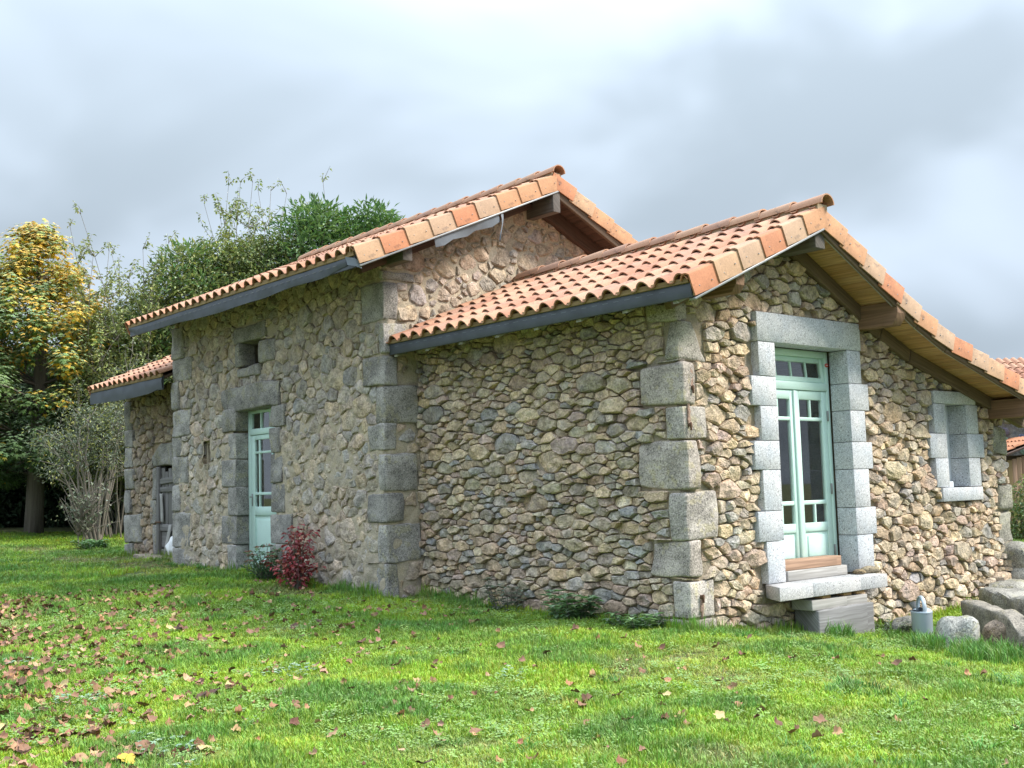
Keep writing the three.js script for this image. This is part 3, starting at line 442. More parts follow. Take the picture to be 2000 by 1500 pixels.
function tileRow(n) { if (!rowCache.has(n)) rowCache.set(n, merge(Array.from({ length: n }, (_, i) => { const g = tileGeos[i % 4].clone(); g.translate(i * PITCH, 0, 0); return g; }))); return rowCache.get(n); }
const vergeProf = (s) => [[-0.125 * s, -0.015], [-0.1 * s, 0.025], [-0.07 * s, 0.045], [-0.035 * s, 0.045], [-0.004 * s, 0.03], [0, 0.022], [0.001 * s, -0.178]];
const vergeGeo = { l: [0, 1, 2, 3].map(() => shellGeo(vergeProf(1), 0.016, EXPO + 0.05, [0.008, 0.012, 1], [-0.008, -0.012, 1])), r: [0, 1, 2, 3].map(() => shellGeo(vergeProf(-1).map((p) => p), -0.016, EXPO + 0.05, [-0.008, 0.012, 1], [0.008, -0.012, 1], true)) };
const ridgeProf = (() => { const l = []; for (let i = 0; i <= 10; i++) { const a = Math.PI * (1 - i / 10); l.push([0.115 * Math.cos(a), 0.1 * Math.sin(a)]); } return l; })();
const ridgeGeos = [0, 1].map(() => shellGeo(ridgeProf, 0.014, 0.46, [0, 0.016, 1.08], [0, -0.004, 0.95]));
// tiles of one slope, one mesh each; z0..z1 covered
function layTiles(roof, f, zHigh, cols, rows, back, zTop) {
  for (let r = 0; r < rows; r++) for (let c = 0; c < cols; c++) {
    const u = f.left ? -(c + 1) * PITCH : c * PITCH;
    const t = put(part('roof_tile', tileGeos[Math.floor(rnd() * 4)], pick(M.tiles), roof), f, u + rr(-0.002, 0.002), r * EXPO + rr(-0.006, 0.006), -0.03 + rr(0, 0.004), back);
    t.rotateZ(rr(-0.007, 0.007));
  }
}
let vergeTurn = 0;
function verge(roof, f, n, back, outer, start = 0) { vergeTurn += 4; const nails = []; for (let i = 0; i < n; i++) { const g = (f.left ? vergeGeo.l : vergeGeo.r)[Math.floor(rnd() * 4)]; const m = put(part('verge_tile', g, M.verge[[2, 0, 1, 3, 0, 2, 1, 2, 3][(i * 2 + vergeTurn) % 9]], roof), f, outer, start + i * EXPO, 0.0, back); m.rotateX(0); for (const t of [0.1, 0.3]) { const s = new THREE.SphereGeometry(0.007, 6, 4); const p = f.at(outer + (f.left ? 0.004 : -0.004), start + i * EXPO + t, -0.07 - 0.04 * rnd()); if (back) p.sub(back); s.translate(p.x, p.y, p.z); nails.push(s); } } const nm = part('nails', merge(nails), M.zincTrim, roof); nm.userData = { kind: 'stuff' }; }
function alongSlope(f, u0, u1, v0, v1, w0, w1, back, axis = 1, o = {}) { const g = boardUV(block(Math.min(u0, u1), Math.max(u0, u1), v0, v1, w0, w1, { r: 0.004, ...o }), axis); const m4 = new THREE.Matrix4().makeBasis(f.U, f.d, f.N).setPosition(back ? f.o.clone().sub(back) : f.o); g.applyMatrix4(m4); return g; }
function ridgeRow(roof, x, y, zNear, n, back) { for (let i = 0; i < n; i++) { const g = ridgeGeos[i % 2]; const m = part('ridge_tile', g, M.ridge[Math.floor(rnd() * 3)], roof); m.position.set(x, y + rr(-0.003, 0.003), zNear - i * 0.4); if (back) m.position.sub(back); m.quaternion.setFromRotationMatrix(new THREE.Matrix4().makeBasis(V(1, 0, 0), V(0, 0, -1), V(0, 1, 0))); m.rotateZ(rr(-0.012, 0.012)); } }

// ---- annex roof
{
  const fL = slopeFrame(-0.47, 3.254, 1.706, 4.204, 0.53), segs = [[3.56, 3.285, 1.706, 4.204], [4.15, 3.054, 3.56, 3.285], [6.95, 2.305, 4.15, 3.054]].map((a) => slopeFrame(...a, 0.53));
  const deck = [alongSlope(fL, 0, -4.86, 0.06, fL.l - 0.02, -0.115, -0.075, null, 0), ...segs.map((f) => alongSlope(f, 0.55, 4.86, 0, f.l, -0.115, -0.075, null, 0))];
  const roof = part('roof', merge(deck), M.rafter, annex);
  layTiles(roof, fL, 0.53, 21, 6);
  segs.forEach((f, k) => { const n = Math.ceil(f.l / EXPO - 0.2); for (let r = 0; r < n; r++) { const m = put(part('tile_row', tileRow(21), M.tiles[r % 5], roof), f, 0, r * f.l / n, -0.03); } });
  verge(roof, fL, 6, null, 0.03); verge(roof, segs[0], 5, null, -0.03, 0.03); verge(roof, segs[1], 2, null, -0.03, -0.1); verge(roof, segs[2], 7, null, -0.03);
  ridgeRow(roof, 1.706, 4.235, 0.62, 12);
  part('ridge_bedding', boxUV(box(1.62, 1.79, 4.14, 4.255, -4.3, 0.55)), M.bedding, roof);
  // trim under the verges
  part('verge_trim', merge([alongSlope(fL, -0.05, 0.026, 0.0, fL.l, -0.205, -0.182), ...[]]), M.zincTrim, roof);
  part('barge_board', merge(segs.map((f) => alongSlope(f, 0.0, 0.035, 0, f.l, -0.215, -0.12))), M.rafter, roof);
  part('barge_strip', merge(segs.map((f) => alongSlope(f, 0.035, 0.06, 0, f.l, -0.205, -0.13))), M.paleTimber, roof);
  // pine soffit boards under the overhang
  const board = (f, v, w, inner, mat) => part('soffit_board', alongSlope(f, f.left ? -0.56 : 0.06, f.left ? -0.05 : 0.56, v, v + w - 0.004, -0.138, -0.118, null, 0, { r: 0.003 }), mat, roof);
  for (const f of segs) { const n = Math.round(f.l / 0.13); for (let i = 0; i < n; i++) board(f, i * f.l / n, f.l / n, 0, pick(M.pine)); }
  for (let i = 0; i < 18; i++) board(fL, 0.1 + i * 0.125, 0.125, 0, pick(M.pine));
  // rafters against the wall, purlins through it
  part('rafter', alongSlope(fL, -0.53, -0.45, 0.2, fL.l - 0.1, -0.29, -0.14), M.rafter, roof);
  segs.forEach((f) => part('rafter', alongSlope(f, 0.45, 0.53, 0, f.l, -0.29, -0.14), M.rafter, roof));
  const cut = (y, z) => (v) => { if (v[2] > z && v[1] < y) v[2] -= (y - v[1]) * 0.75; };
  part('ridge_beam', timber(1.62, 1.79, 3.80, 4.03, -0.4, 0.5, 2, { step: 0.1 }), M.beamGrey, roof);
  part('purlin', timber(3.06, 3.24, 3.10, 3.36, -0.4, 0.54, 2, { step: 0.06, crease: 0.3, shape: cut(3.2, 0.4) }), M.beam, roof);
  part('purlin', timber(6.0, 6.2, 2.13, 2.37, -0.4, 0.54, 2, { step: 0.06, crease: 0.3, shape: cut(2.22, 0.4) }), M.beam, roof);
  part('purlin', timber(0.31, 0.44, 3.22, 3.43, -0.4, 0.48, 2, { step: 0.06, crease: 0.3, shape: cut(3.3, 0.4) }), M.beam, roof);
  // eave: batten, fascia in dark sheet, rafter ends
  part('eave_batten', timber(-0.445, -0.40, 3.225, 3.275, -4.32, 0.52, 2), M.batten, roof);
  const fas = part('fascia', boxUV(block(-0.425, -0.395, 3.09, 3.228, -4.32, 0.535, { r: 0.004 })), M.fascia, roof);
  for (let i = 0; i < 8; i++) { const z = -4.27 + i * 0.65; part('rafter_end', timber(-0.39, 0.0, 3.062, 3.15, z, z + 0.075, 0, { shape: (v) => { v[1] += (v[0] + 0.39) * 0.43; } }), M.paleTimber, roof); }
  for (let i = 0; i < 30; i++) part('printed_dash', boxUV(box(-0.4275, -0.4255, 3.182, 3.187, -4.2 + i * 0.15, -4.2 + i * 0.15 + 0.075)), M.flap, fas);
}
// ---- main house roof
{
  const back = house.position.clone(), fL = slopeFrame(-1.26, 4.217, 2.018, 5.62, -3.80), fR = slopeFrame(5.2, 5.62 - 0.484 * 3.182, 2.018, 5.62, -3.80);
  const roof = part('roof', merge([alongSlope(fL, 0, -6.82, 0.06, fL.l - 0.02, -0.115, -0.075, back, 0), alongSlope(fR, 0.0, 6.82, 0, fR.l, -0.115, -0.075, back, 0)]), M.darkWood, house);
  layTiles(roof, fL, -3.8, 29, 9, back);
  for (let r = 0; r < 9; r++) put(part('tile_row', tileRow(29), M.tiles[r % 5], roof), fR, 0, r * fR.l / 9, -0.03, back);
  verge(roof, fL, 9, back, 0.03); verge(roof, fR, 9, back, -0.03, 0.0);
  // far verge
  for (let i = 0; i < 9; i++) put(part('verge_tile', vergeGeo.r[i % 2], M.verge[i % 4], roof), fL, -6.82, i * EXPO, 0, back);
  ridgeRow(roof, 2.018, 5.65, -3.74, 17, back);
  inHouse(part('ridge_bedding', boxUV(box(1.93, 2.1, 5.555, 5.67, -10.55, -3.8)), M.bedding, roof));
  part('verge_trim', alongSlope(fL, -0.05, 0.026, 0.0, fL.l, -0.205, -0.182, back), M.zincTrim, roof);
  part('barge_board', alongSlope(fR, 0.0, 0.05, 0, fR.l, -0.26, -0.12, back), M.rafter, roof);
  for (const f of [fL, fR]) { const n = Math.round(f.l / 0.16); for (let i = 0; i < n; i++) part('soffit_board', alongSlope(f, f.left ? -0.56 : 0.06, f.left ? -0.05 : 0.56, i * f.l / n, (i + 1) * f.l / n - 0.004, -0.138, -0.118, back, 0, { r: 0.003 }), M.darkWood, roof); }
  part('rafter', alongSlope(fR, 0.42, 0.52, 0, fR.l, -0.33, -0.14, back), M.darkWood, roof);
  part('rafter', alongSlope(fL, -0.52, -0.42, 0.3, fL.l, -0.3, -0.14, back), M.darkWood, roof);
  inHouse(part('ridge_beam', timber(1.93, 2.06, 5.12, 5.42, -4.6, -3.79, 2), M.beamGrey, roof));
  inHouse(part('purlin', timber(-0.5, -0.36, 4.2, 4.38, -4.6, -3.88, 2), M.beamGrey, roof));
  inHouse(part('eave_batten', timber(-1.235, -1.19, 4.165, 4.225, -10.58, -3.84, 2), M.batten, roof));
  // fascia sheet, its lower edge sagging and torn at the near end
  const st = 60, pos = [], idx = [];
  for (let i = 0; i <= st; i++) { const z = lerp(-10.56, -4.0, i / st), lo = 4.0 + 0.018 * Math.sin(z * 1.1) + 0.02 * noise3(z * 1.5, 1, 2) + 0.05 * smooth(-4.6, -4.0, z) + 0.1 * smooth(-10.2, -10.56, z); for (let k = 0; k <= 3; k++) pos.push(-1.215 - 0.02 * Math.sin(k / 3 * 3) - 0.008 * noise3(z * 3, k, 5), lerp(4.185, lo, k / 3), z); }
  for (let i = 0; i < st; i++) for (let k = 0; k < 3; k++) { const a = i * 4 + k; idx.push(a, a + 1, a + 5, a, a + 5, a + 4); }
  const fs = fromTris(pos, idx); fs.computeVertexNormals(); const sheet = inHouse(part('fascia', boxUV(merge([boxUV(fs), boxUV(box(-1.21, -1.18, 4.03, 4.18, -10.55, -3.84))])), M.fascia, roof));
  for (let i = 0; i < 38; i++) part('printed_dash', boxUV(box(-1.2455, -1.2435, 4.098, 4.104, -10.2 + i * 0.16, -10.2 + i * 0.16 + 0.09)), M.sleeper, sheet);
  // loose membrane: folded end, flap under the verge, torn strip hanging down
  const sheetGeo = (pts) => { const g = fromTris(pts.flatMap((p) => p), (() => { const l = []; for (let i = 0; i + 3 < pts.length; i += 2) l.push(i, i + 1, i + 3, i, i + 3, i + 2); return l; })()); g.computeVertexNormals(); return boxUV(g); };
  inHouse(part('membrane_flap', sheetGeo([[-1.29, 4.16, -3.93], [-1.28, 4.06, -3.90], [-1.24, 4.13, -3.82], [-1.22, 4.03, -3.80], [-1.16, 4.10, -3.79], [-1.15, 4.01, -3.79]]), M.flap, roof));
  const e = (x) => houseRoof(x) - 0.23; const fl = []; for (let i = 0; i <= 8; i++) { const x = -0.08 + i * 0.13; fl.push([x, e(x) + 0.02, -3.8], [x + 0.04, e(x) - 0.09 - 0.02 * Math.sin(i * 2.1), -3.83 + 0.02 * Math.sin(i)]); } inHouse(part('membrane_flap', sheetGeo(fl), M.flap, roof));
  const str = []; for (let i = 0; i <= 7; i++) { const t = i / 7; str.push([0.99 + 0.015 * Math.sin(t * 5), 5.0 - 0.4 * t, -3.8 + 0.02 * Math.sin(t * 4)], [0.99 + 0.045 * (1 - t * 0.8) + 0.015 * Math.sin(t * 5), 5.0 - 0.4 * t + 0.015, -3.79]); } inHouse(part('membrane_strip', sheetGeo(str), M.flap, roof));
}
// ---- lean-to roof
{
  const back = leanTo.position.clone(), f = slopeFrame(-0.72, 3.46, 2.9, 3.46 + 0.43 * 3.62, -10.54);
  const roof = part('roof', alongSlope(f, 0, -3.24, 0.06, f.l, -0.115, -0.07, back, 0), M.darkWood, leanTo);
  layTiles(roof, f, -10.54, 14, 8, back);
  for (let i = 0; i < 9; i++) put(part('verge_tile', vergeGeo.r[i % 2], M.verge[i % 4], roof), f, -3.24, i * EXPO, 0, back);
  inLean(part('eave_batten', timber(-0.69, -0.65, 3.40, 3.46, -13.74, -10.56, 2), M.batten, roof));
  const st = 36, pos = [], idx = []; for (let i = 0; i <= st; i++) { const z = lerp(-13.78, -10.55, i / st), lo = 3.17 + 0.015 * Math.sin(z * 1.7) + 0.04 * smooth(-11.1, -10.6, z); for (let k = 0; k <= 3; k++) pos.push(-0.67 - 0.02 * Math.sin(k) - 0.01 * noise3(z * 2, k, 8), lerp(3.42, lo, k / 3), z); } for (let i = 0; i < st; i++) for (let k = 0; k < 3; k++) { const a = i * 4 + k; idx.push(a, a + 1, a + 5, a, a + 5, a + 4); }
  const fs = fromTris(pos, idx); fs.computeVertexNormals(); inLean(part('fascia', boxUV(merge([boxUV(fs), boxUV(box(-0.665, -0.64, 3.2, 3.42, -13.77, -10.56))])), M.fascia, roof));
}

// ---------------------------------------------------------------- doors and windows
// builds in a local frame: a across, b up, c outwards
function joinery(root, mapper, mat) {
  const bar = (a0, a1, b0, b1, c0, c1, o = {}) => mapper(block(a0, a1, b0, b1, c0, c1, { r: 0.005, ...o }));
  return { bar, pane: (parent, a0, a1, b0, b1, c) => part('pane', mapper(boxUV(box(a0, a1, b0, b1, c - 0.002, c + 0.002))), M.glass, parent) };
}
{ // french door in the annex gable: plane z = -0.22
  const J = joinery(annex, (g) => { g.translate(0, 0, -0.22); return g; }), { bar, pane } = J;
  const x0 = 1.46, x1 = 2.80, y0 = 0.37, y1 = 2.85;
  const door = part('french_door', merge([bar(x0, x0 + 0.06, y0, y1, -0.07, 0), bar(x1 - 0.06, x1, y0, y1, -0.07, 0), bar(x0 + 0.06, x1 - 0.06, y1 - 0.075, y1, -0.07, 0), bar(x0 + 0.06, x1 - 0.06, 2.40, 2.49, -0.07, 0.012), bar(x0 + 0.06, x1 - 0.06, y0, y0 + 0.06, -0.07, 0)]), M.mint, annex);
  // transom light, tilted inwards at the top
  const tilt = (g) => { g.translate(0, -2.49, 0.22); g.rotateX(-0.09); g.translate(0, 2.495, -0.225); return g; };
  const ta = x0 + 0.065, tb = x1 - 0.065, tw = [bar(ta, ta + 0.055, 2.49, 2.77, -0.045, -0.002), bar(tb - 0.055, tb, 2.49, 2.77, -0.045, -0.002), bar(ta + 0.055, tb - 0.055, 2.49, 2.545, -0.045, -0.002), bar(ta + 0.055, tb - 0.055, 2.715, 2.77, -0.045, -0.002)];
  const n = 4, gw = (tb - ta - 0.11 - 3 * 0.025) / n; for (let i = 1; i < n; i++) { const a = ta + 0.055 + i * gw + (i - 1) * 0.025; tw.push(bar(a, a + 0.025, 2.545, 2.715, -0.035, -0.008)); }
  part('transom_light', tilt(merge(tw)), M.mint, door); for (let i = 0; i < n; i++) { const a = ta + 0.055 + i * (gw + 0.025); const p = pane(door, a - 0.004, a + gw + 0.004, 2.541, 2.719, -0.022); tilt(p.geometry); }
  const mid = (x0 + x1) / 2;
  for (const [a, b, st0, st1] of [[x0 + 0.065, mid - 0.002, 0.09, 0.085], [mid + 0.002, x1 - 0.065, 0.085, 0.09]]) {
    const ga = a + st0, gb = b - st1, gm = (ga + gb) / 2, L = [bar(a, ga, y0 + 0.065, 2.395, -0.05, -0.004), bar(gb, b, y0 + 0.065, 2.395, -0.05, -0.004), bar(ga, gb, 2.295, 2.395, -0.05, -0.004), bar(ga, gb, 2.06, 2.10, -0.045, -0.008), bar(ga, gb, 1.135, 1.18, -0.045, -0.008), bar(ga, gb, 0.84, 0.935, -0.05, -0.004), bar(ga, gb, y0 + 0.065, 0.52, -0.05, -0.004), bar(gm - 0.014, gm + 0.014, 2.10, 2.295, -0.04, -0.01), bar(gm - 0.014, gm + 0.014, 0.935, 1.135, -0.04, -0.01)];
    const leaf = part('door_leaf', merge(L), M.mint, door);
    part('door_panel', bar(ga - 0.01, gb + 0.01, 0.51, 0.85, -0.04, -0.022, { shape: (v) => { } }), M.mint, door);
    part('raised_field', bar(ga + 0.05, gb - 0.05, 0.565, 0.80, -0.03, -0.008, { r: 0.012 }), M.mint, door);
    for (const [p, q, r, s] of [[ga, gm - 0.014, 2.10, 2.295], [gm + 0.014, gb, 2.10, 2.295], [ga, gb, 1.18, 2.06], [ga, gm - 0.014, 0.935, 1.135], [gm + 0.014, gb, 0.935, 1.135]]) pane(door, p - 0.005, q + 0.005, r - 0.005, s + 0.005, -0.028);
  }
  part('cover_strip', bar(mid - 0.032, mid + 0.032, y0 + 0.07, 2.39, -0.004, 0.016, { r: 0.008 }), M.mint, door);
  for (const y of [0.62, 1.3, 2.12]) part('hinge', bar(x1 - 0.072, x1 - 0.052, y - 0.06, y + 0.06, -0.004, 0.016, { r: 0.006 }), M.steel, door);
  { const g = new THREE.CylinderGeometry(0.026, 0.026, 0.006, 18); g.rotateX(Math.PI / 2); g.scale(1.25, 0.8, 1); g.translate(x1 - 0.03, 2.70, -0.216); const st = part('red_sticker', g, M.red, door); const w = boxUV(box(x1 - 0.048, x1 - 0.012, 2.696, 2.705, -0.2135, -0.2115)); part('sticker_bar', w, M.white, door); }
}
{ // single door in the main house: plane x = -0.32, seen from -x
  const map = (g) => { g.applyMatrix4(new THREE.Matrix4().makeBasis(V(0, 0, 1), V(0, 1, 0), V(-1, 0, 0)).setPosition(-0.32, 0, 0)); return g; };
  const { bar, pane } = joinery(house, map), a0 = OP[0], a1 = OP[1], y0 = 0.3, y1 = 2.70;
  const door = inHouse(part('door', merge([bar(a0, a0 + 0.07, y0, y1, -0.07, 0), bar(a1 - 0.07, a1, y0, y1, -0.07, 0), bar(a0 + 0.07, a1 - 0.07, 2.63, y1, -0.07, 0), bar(a0 + 0.07, a1 - 0.07, 2.31, 2.40, -0.07, 0.012)]), M.mintOld, house));
  const n = 3, ga = a0 + 0.10, gb = a1 - 0.10; const tw = [bar(a0 + 0.07, ga, 2.40, 2.63, -0.05, -0.006), bar(gb, a1 - 0.07, 2.40, 2.63, -0.05, -0.006)]; for (let i = 1; i < n; i++) { const a = lerp(ga, gb, i / n); tw.push(bar(a - 0.016, a + 0.016, 2.40, 2.63, -0.045, -0.008)); } part('transom_bars', merge(tw), M.mintOld, door);
  for (let i = 0; i < n; i++) pane(door, lerp(ga, gb, i / n), lerp(ga, gb, (i + 1) / n), 2.4, 2.63, -0.03);
  const a = a0 + 0.075, b = a1 - 0.075, la = a + 0.12, lb = b - 0.12, m1 = la + 0.13, m2 = lb - 0.13;
  part('door_leaf', merge([bar(a, la, y0 + 0.02, 2.305, -0.05, -0.004), bar(lb, b, y0 + 0.02, 2.305, -0.05, -0.004), bar(la, lb, 2.235, 2.305, -0.05, -0.004), bar(la, lb, 2.03, 2.065, -0.045, -0.008), bar(la, lb, 1.42, 1.46, -0.045, -0.008), bar(la, lb, 1.12, 1.25, -0.05, -0.004), bar(la, lb, y0 + 0.02, 0.5, -0.05, -0.004), bar(m1 - 0.016, m1 + 0.016, 1.25, 2.235, -0.042, -0.01), bar(m2 - 0.016, m2 + 0.016, 1.25, 2.235, -0.042, -0.01)]), M.mintOld, door);
  part('door_panel', bar(la - 0.01, lb + 0.01, 0.49, 1.13, -0.045, -0.024), M.mintOld, door); part('raised_field', bar(la + 0.06, lb - 0.06, 0.56, 1.06, -0.03, -0.01, { r: 0.012 }), M.mintOld, door);
  part('rain_bar', bar(a, b, 0.40, 0.45, -0.01, 0.02, { r: 0.012 }), M.mintOld, door);
  for (const [p, q] of [[la, m1 - 0.016], [m1 + 0.016, m2 - 0.016], [m2 + 0.016, lb]]) for (const [r, s] of [[2.065, 2.235], [1.46, 2.03], [1.25, 1.42]]) pane(door, p - 0.005, q + 0.005, r - 0.005, s + 0.005, -0.028);
  part('door_handle', merge([bar(a + 0.035, a + 0.06, 1.26, 1.44, -0.004, 0.006), bar(a + 0.04, a + 0.13, 1.385, 1.405, 0.03, 0.045, { r: 0.006 }), bar(a + 0.04, a + 0.056, 1.385, 1.405, 0, 0.045, { r: 0.006 })]), M.steel, door);
  // small upper window and the slit
  const wf = inHouse(part('window', merge([bar(-8.12, -8.08, 3.32, 3.69, -0.16, -0.12), bar(-7.55, -7.51, 3.32, 3.69, -0.16, -0.12), bar(-8.08, -7.55, 3.32, 3.35, -0.16, -0.12), bar(-8.08, -7.55, 3.655, 3.69, -0.16, -0.12), bar(-7.83, -7.80, 3.35, 3.655, -0.15, -0.13)].map((g) => g)), M.darkWood, house)); pane(wf, -8.09, -7.54, 3.34, 3.67, -0.14);
}
{ // white fixed frame in the annex gable window
  const { bar, pane } = joinery(annex, (g) => { g.translate(0, 0, -0.21); return g; }); const a0 = 4.90, a1 = 5.41, y0 = 1.262, y1 = 2.30;
  const wf = part('window', merge([bar(a0, a0 + 0.11, y0, y1, -0.05, 0), bar(a0 + 0.025, a0 + 0.085, y0, y1, 0, 0.012), bar(a1 - 0.11, a1, y0, y1, -0.05, 0), bar(a0 + 0.11, a1 - 0.11, y0, y0 + 0.11, -0.05, 0), bar(a0 + 0.11, a1 - 0.11, y1 - 0.11, y1, -0.05, 0)]), M.whitePaint, annex);
  pane(wf, a0 + 0.1, a1 - 0.1, y0 + 0.1, y1 - 0.1, -0.03);
  part('sill_block', boxUV(block(4.91, 5.09, 1.263, 1.335, -0.2, -0.02, { r: 0.006 })), M.whitePaint, wf);
}
{ // plank door of the lean-to
  const map = (g) => { g.applyMatrix4(new THREE.Matrix4().makeBasis(V(0, 0, 1), V(0, 1, 0), V(-1, 0, 0)).setPosition(0.015, 0, 0)); return g; };
  const B = (a0, a1, b0, b1, c0, c1, ax = 1, o = {}) => map(boardUV(block(a0, a1, b0, b1, c0, c1, { r: 0.006, ...o }), ax));
  const door = inLean(part('plank_door', merge([B(WO[0], WO[0] + 0.09, 0.42, 1.98, -0.06, 0.03), B(WO[1] - 0.09, WO[1], 0.42, 1.98, -0.06, 0.03)]), M.oldPlank, leanTo));
  const w = (WO[1] - WO[0] - 0.2) / 6; for (let i = 0; i < 6; i++) part('plank', B(WO[0] + 0.1 + i * w, WO[0] + 0.1 + (i + 1) * w - rr(0.008, 0.02), 0.86 + rr(0, 0.03), i % 2 ? rr(1.82, 1.9) : rr(1.92, 1.96), -0.05, -0.025), M.oldPlank, door);
  part('ledge', B(WO[0] + 0.09, WO[1] - 0.1, 1.66, 1.76, -0.024, 0.006, 0, { shape: (v) => { v[1] += 0.05 * (v[0] - WO[0]); } }), M.oldPlank, door);
  part('ledge', B(WO[0] + 0.09, WO[1] - 0.1, 1.53, 1.61, -0.024, 0.004, 0), M.oldPlank, door);
  part('ledge', B(WO[0] + 0.09, WO[1] - 0.1, 0.84, 0.96, -0.024, 0.004, 0), M.oldPlank, door);
  part('brace', B(WO[0] + 0.13, WO[0] + 0.23, 1.0, 1.5, 0.006, 0.026, 1, { step: 0.1, shape: (v) => { v[0] += 0.1 * (1.5 - v[1]); } }), M.paleTimber, door);
  part('lower_board', B(WO[0] + 0.09, WO[1] - 0.09, 0.55, 0.83, -0.06, -0.03, 0), M.oldPlank, door);
  part('lower_board', B(WO[0] + 0.09, WO[1] - 0.09, 0.43, 0.52, -0.05, -0.02, 0), M.oldPlank, door);
  part('latch', B(WO[0] - 0.02, WO[0] + 0.2, 0.985, 1.01, 0.03, 0.05, 0), M.rust, door);
  part('loose_board', B(WO[0] + 0.3, WO[0] + 0.42, 0.5, 0.95, 0.0, 0.02, 1, { step: 0.1, shape: (v) => { v[0] += 0.45 * (v[1] - 0.5); } }), M.paleTimber, door);
}
// doorstep of the annex: three sawn granite blocks
{
  const step = part('doorstep', tint(block(0.94, 1.50, 0.225, 0.362, 0.0, 0.335, { r: 0.006, shape: (v) => { if (v[0] < 1.2) v[0] += (0.335 - v[2]) * 0.66; } }), [0.60, 0.60, 0.605]), M.granite, annex);
  for (const [a, b, z] of [[1.503, 2.36, 0.335], [2.363, 2.88, 0.33]]) part('step_slab', tint(block(a, b, 0.225, 0.362, 0.0, z, { r: 0.006 }), [0.605, 0.605, 0.605]), M.granite, step);
}
// ---------------------------------------------------------------- things by the annex door
const step0 = (name, geo, mat, label, cat, group) => thingMesh(name, geo, mat, label, cat, [0, 0, 0], 0, group);
step0('timber_beam', timber(1.52, 2.60, 0.364, 0.468, -0.17, 0.02, 0, { r: 0.008, noise: 0.004, step: 0.2 }), M.paleTimber, 'pale grey timber lying on the granite doorstep, under the brown one', 'timber');
step0('timber_beam', timber(1.49, 2.54, 0.470, 0.572, -0.185, -0.01, 0, { r: 0.006, noise: 0.003, step: 0.2 }), M.brownTimber, 'brown timber on top of the pale one before the french door', 'timber');
step0('timber_prop', timber(1.50, 2.50, 0.085, 0.188, 0.06, 0.31, 0, { r: 0.006, noise: 0.003, step: 0.2, shape: (v) => { v[1] -= (v[0] - 1.5) * 0.012; } }), M.paleTimber, 'pale grey timber propping the granite doorstep above the dark sleeper', 'timber');
step0('railway_sleeper', timber(1.56, 2.58, -0.36, 0.085, 0.04, 0.34, 0, { r: 0.02, noise: 0.012, step: 0.12 }), M.sleeper, 'thick dark grey sleeper on the ground below the doorstep', 'timber');
[1.72, 2.10, 2.34].forEach((x, i) => step0('wooden_wedge', timber(x, x + 0.14, 0.187, 0.226, 0.1, 0.29, 0, { r: 0.003 }), M.pine[2], ['thin wooden wedge under the doorstep, nearest the wall corner', 'middle one of three thin wooden wedges under the doorstep', 'thin wooden wedge under the doorstep, nearest the watering can'][i], 'wedge', 'wedges under the doorstep'));
const flatStone = (x, z, a, b, c, col, label) => thingMesh('flat_stone', boulder(a, b, c, col), M.quoin, label, 'stone', [x, 0.362 + b * 0.85, z], rr(0, 3), 'small stones on the doorstep');
flatStone(2.72, 0.09, 0.1, 0.028, 0.07, [0.36, 0.27, 0.17], 'flatter brownish stone on the doorstep by the right jamb');
flatStone(2.87, 0.12, 0.1, 0.04, 0.06, [0.4, 0.33, 0.22], 'thicker tan stone at the right end of the doorstep');

// watering can
{
  const x = 2.62, z = 0.86, y = gh(x, z) - 0.005; const can = thing('watering_can', 'zinc watering can standing in the grass by the gable wall', 'watering can', [x, y, z], 0.9 + Math.PI); can.scale.set(1.1, 1.2, 1.1);
  const prof = [[0.0, 0.0], [0.088, 0.0], [0.09, 0.01], [0.087, 0.03], [0.092, 0.035], [0.096, 0.23], [0.1, 0.235], [0.098, 0.25], [0.09, 0.25]].map((p) => new THREE.Vector2(...p));
  part('can_body', new THREE.LatheGeometry(prof, 28), M.zinc, can);
  const top = new THREE.SphereGeometry(0.094, 20, 8, Math.PI, Math.PI, 0, Math.PI / 2); top.scale(1, 0.35, 1); top.translate(0, 0.248, 0); part('hood', top, M.zinc, can);
  const arc = []; for (let i = 0; i <= 14; i++) { const a = Math.PI * i / 14; arc.push(V(0.085 * Math.cos(a), 0.245 + 0.125 * Math.sin(a), 0)); } const h = tube(arc, arc.map(() => 0.011), 8); h.scale(1, 1, 1.9); part('handle', h, M.zinc, can);
  part('spout', tube([V(-0.08, 0.05, 0.0), V(-0.13, 0.14, 0.0), V(-0.17, 0.25, 0)], [0.026, 0.02, 0.016], 10), M.zinc, can);
  const rose = new THREE.CylinderGeometry(0.042, 0.018, 0.05, 14); rose.rotateZ(0.5); rose.translate(-0.185, 0.275, 0); part('rose', rose, M.sleeper, can);
  const pts = []; for (let i = 0; i < 12; i++) { const a = i / 12 * Math.PI * 2; pts.push(new THREE.Vector2(0.02 * Math.cos(a) * rr(0.6, 1.3), 0.02 * Math.sin(a) * rr(0.6, 1.4))); } const mk = new THREE.ExtrudeGeometry(new THREE.Shape(pts), { depth: 0.002, bevelEnabled: false }); mk.rotateY(-Math.PI / 2 - 0.35); mk.translate(-0.0885, 0.13, 0.034); part('white_mark', mk, M.white, can);
}
